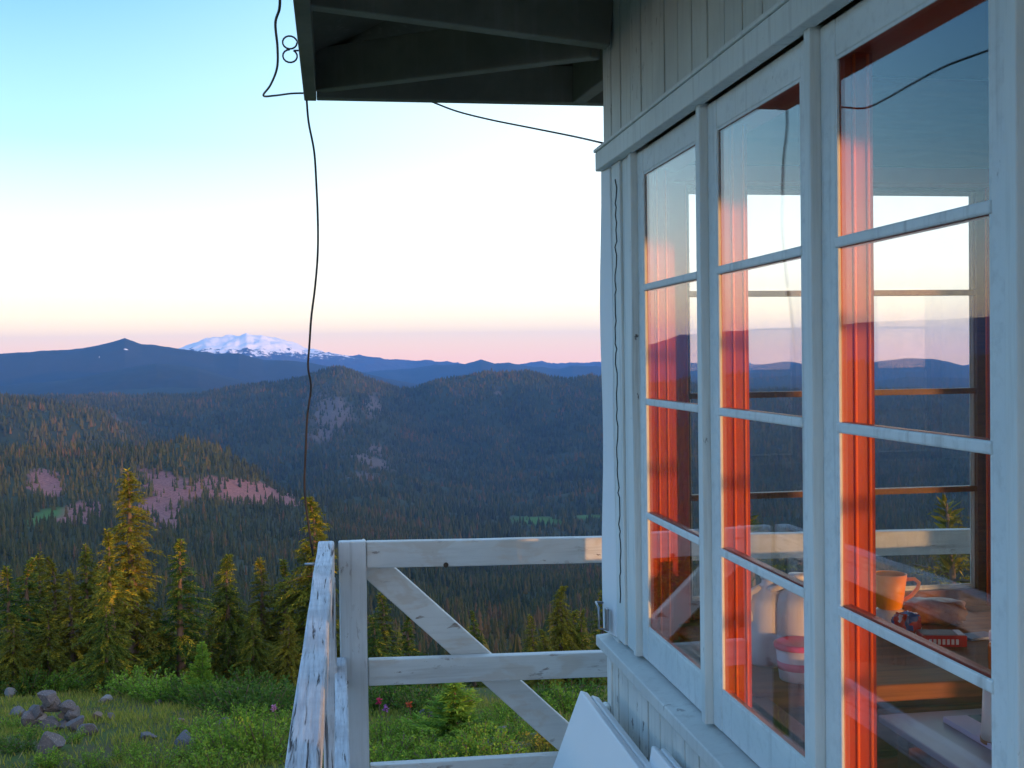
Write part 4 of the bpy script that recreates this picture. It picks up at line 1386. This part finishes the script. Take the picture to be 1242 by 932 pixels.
for px, py, sc, rz, lb in ((932, 806, 1.0, .3, 'cloudy white plastic jug, left of the pair inside the second window'), (966, 810, 1.04, -.2, 'cloudy white plastic jug behind the red-lidded tub')):
    q = on(px, py, CT)
    j = empty('plastic_jug', q, lb, 'jug', 'white plastic jugs', rz)
    b = MB(); b.lathe([(.045 * sc, 0), (.053 * sc, .008), (.054 * sc, .125), (.050 * sc, .145), (.036 * sc, .165), (.020 * sc, .176), (.0185 * sc, .186)], sy=.92); b.build('jug_body', plast, j)
    b = MB(); b.lathe([(.021 * sc, .1865), (.021 * sc, .200), (.019 * sc, .202)]); b.build('cap', ceram_w, j)
    b = MB(); b.tube([(-.030 * sc, 0, .168 * sc), (-.056 * sc, 0, .160 * sc), (-.066 * sc, 0, .13 * sc), (-.052 * sc, 0, .10 * sc)], .008, 8); b.build('handle', plast, j)
q = on(966, 826, CT)
tb_ = empty('tub', q, 'clear plastic tub with bright red lid in front of the white jugs', 'tub')
b = MB(); b.lathe([(.038, 0), (.040, .003), (.047, .066)]); b.build('tub_body', m_plain('frosted_plastic', (.62, .60, .66), .3), tb_)
b = MB(); b.lathe([(.050, .0665), (.051, .068), (.051, .076), (.047, .079), (.043, .0775)]); b.build('lid', m_plain('red_lid', (.72, .035, .10), .35), tb_)
b = MB(); b.lathe([(.0435, .024), (.0448, .040)]); b.build('band', m_plain('pink_band', (.66, .10, .20), .4), tb_)

ST = .90
c0 = on(1062, 870, ST)
tx0, ty1 = c0.x, c0.y
st = empty('map_table', (tx0 + .35, ty1 - .4, 0), 'pale-topped map table in front of the counter inside the nearest window', 'table')
o0 = Vector(st.location)
b = MB(); b.box((tx0 - o0.x, ty1 - .8 - o0.y, ST - .014), (tx0 + .70 - o0.x, ty1 - o0.y, ST)); b.build('tabletop', m_plain('pale_metal_top', (.34, .32, .36), .35), st, .003)
for sx in (.05, .65):
    for sy in (.05, .75):
        b = MB(); b.beam((tx0 + sx - o0.x, ty1 - sy - o0.y, 0), (tx0 + sx - o0.x, ty1 - sy - o0.y, ST - .015), .045, .045, (1, 0, 0)); b.build('leg', M['brown'], st)
mapm = NT('dark_map'); _n = mapm.noise(mapm.coord(), 8, 7, .7)
b = MB(); b.box((tx0 + .155, ty1 - .75, ST + .001), (tx0 + .66, ty1 - .05, ST + .004))
tag(b.build('map_sheet', mapm.out(mapm.bsdf(mapm.ramp(_n, [(.3, (.012, .03, .07)), (.5, (.03, .07, .13)), (.7, (.09, .13, .18))]), .25)), None), 'dark blue map sheet lying on the pale table', 'map')
b = MB(); b.box((tx0 + .10, ty1 - .72, ST + .001), (tx0 + .15, ty1 - .07, ST + .012))
tag(b.build('paper_strip', m_plain('lilac_paper', (.56, .54, .70), .6), None, .001), 'long pale lilac paper strip beside the dark map', 'paper')
q = on(1212, 905, ST + .0045)
cn = empty('white_cup', q, 'tall white cup with brown base standing on the dark map', 'cup')
b = MB(); b.lathe([(.034, .008), (.033, .03), (.030, .10), (.027, .10), (.027, .02)]); b.build('cup_body', ceram_w, cn)
b = MB(); b.lathe([(.033, 0), (.0355, .002), (.0355, .0085), (.030, .0085)]); b.build('base', m_plain('brown_base', (.28, .13, .05), .5), cn)

# ------------------------------------------------------------------ air
HZ = dict(density=4.9e-5, color=(.11, .38, 1.0))
t = NT('haze_air')
pv = t.n('ShaderNodeVolumePrincipled', {'Color': (*HZ['color'], 1), 'Density': HZ['density'], 'Anisotropy': .0})
hm = t.out(None, pv.outputs[0])
b = MB(); b.box((-19900, -19900, -420), (19900, 19900, 440))
hz = b.build('haze', hm, None)
tag(hz, 'thin blue evening haze filling the valley', 'haze', kind='stuff')

# ------------------------------------------------------------------ sky and sun
w = bpy.data.worlds.new('World'); scn.world = w; w.use_nodes = True
t = NT('w', w)
tc = t.n('ShaderNodeTexCoord')
nv = t.n('ShaderNodeVectorMath', {0: tc.outputs['Generated']}, operation='NORMALIZE').outputs[0]
sep = t.n('ShaderNodeSeparateXYZ', {0: nv})
z = sep.outputs['Z']
left = t.ramp(z, [(0, (1.42, .78, .42)), (.012, (1.36, .84, .44)), (.026, (1.20, .88, .51)), (.045, (1.05, .90, .62)), (.075, (.93, .90, .80)), (.11, (.70, .86, .88)), (.18, (.36, .66, .84)), (.30, (.13, .38, .72)), (.45, (.20, .47, .84)), (.7, (.28, .49, .82)), (1, (.30, .49, .80))])
right = t.ramp(z, [(0, (1.44, .82, .44)), (.012, (1.38, .88, .46)), (.026, (1.22, .92, .55)), (.045, (1.07, .95, .70)), (.075, (.98, .95, .86)), (.11, (.93, .97, .94)), (.18, (.80, .93, .97)), (.30, (.52, .82, .98)), (.45, (.32, .60, .92)), (.7, (.28, .49, .82)), (1, (.30, .49, .80))])
# brighter towards the right of the view
ax = t.n('ShaderNodeVectorMath', {0: nv, 1: (math.cos(R(YAW)), -math.sin(R(YAW)), 0)}, operation='DOT_PRODUCT').outputs['Value']
fx = t.n('ShaderNodeMapRange', {0: ax, 1: -.42, 2: .22}, interpolation_type='SMOOTHSTEP').outputs[0]
colr = t.mix(fx, left, right)
fl = t.n('ShaderNodeMapRange', {0: ax, 1: -.40, 2: -.66}, interpolation_type='SMOOTHSTEP').outputs[0]
fl = t.math('MULTIPLY', fl, t.ramp(z, [(.04, 0.0), (.16, 1.0), (.5, 1.0), (.8, 0.0)]))
colr = t.mix(fl, colr, (.55, .82, 1.0), 'MULTIPLY')
# warm glow low around the sun
sd = (math.sin(R(SUN_AZ)) * math.cos(R(SUN_EL)), math.cos(R(SUN_AZ)) * math.cos(R(SUN_EL)), math.sin(R(SUN_EL)))
sdot = t.n('ShaderNodeVectorMath', {0: nv, 1: sd}, operation='DOT_PRODUCT').outputs['Value']
glow = t.ramp(sdot, [(.05, (0, 0, 0)), (.6, (.26, .17, .11)), (.9, (1.0, .50, .22)), (1.0, (2.6, 1.1, .35))])
colr = t.mix(1.0, colr, glow, 'ADD')
bg = t.n('ShaderNodeBackground', {0: colr, 1: 1.0})
sky = t.n('ShaderNodeTexSky', sky_type='NISHITA', sun_disc=False, sun_elevation=R(SUN_EL), sun_rotation=R(SUN_AZ), altitude=1600)
bg2 = t.n('ShaderNodeBackground', {0: sky.outputs[0], 1: .05})
ad = t.n('ShaderNodeAddShader', {0: bg.outputs[0], 1: bg2.outputs[0]})
wo = t.n('ShaderNodeOutputWorld', {0: ad.outputs[0]})

sl = bpy.data.lights.new('sun', 'SUN'); sl.energy = 5.0; sl.color = (1.0, .47, .15); sl.angle = R(.5)
so = bpy.data.objects.new('sun', sl); col.objects.link(so)
so.rotation_euler = Vector((-sd[0], -sd[1], -sd[2])).to_track_quat('-Z', 'Y').to_euler()

# ------------------------------------------------------------------ camera
cam = bpy.data.cameras.new('camera'); cam.sensor_width = 36; cam.lens = F / 1242 * 36
cam.clip_start = .02; cam.clip_end = 90000
co = bpy.data.objects.new('camera', cam); col.objects.link(co)
ps, pt, ro = R(YAW), R(1.31), R(.80)
fwd = Vector((math.sin(ps) * math.cos(pt), math.cos(ps) * math.cos(pt), -math.sin(pt)))
r0 = Vector((math.cos(ps), -math.sin(ps), 0)); u0 = r0.cross(fwd)
rt = r0 * math.cos(ro) - u0 * math.sin(ro); up = u0 * math.cos(ro) + r0 * math.sin(ro)
mt = Matrix((rt, up, -fwd)).transposed().to_4x4(); mt.translation = (0, 0, EYE)
co.matrix_world = mt
scn.camera = co

for o in list(bpy.data.objects):
    if 'h0' in o.keys(): del o['h0']
scn.cycles.max_bounces = 8; scn.cycles.transparent_max_bounces = 40; scn.cycles.volume_bounces = 1
scn.cycles.use_denoising = True
scn.cycles.sample_clamp_indirect = 4.0
scn.view_settings.view_transform = 'Standard'; scn.view_settings.look = 'None'
scn.view_settings.exposure = 0.60; scn.view_settings.gamma = 1.0; scn.view_settings.use_curve_mapping = False
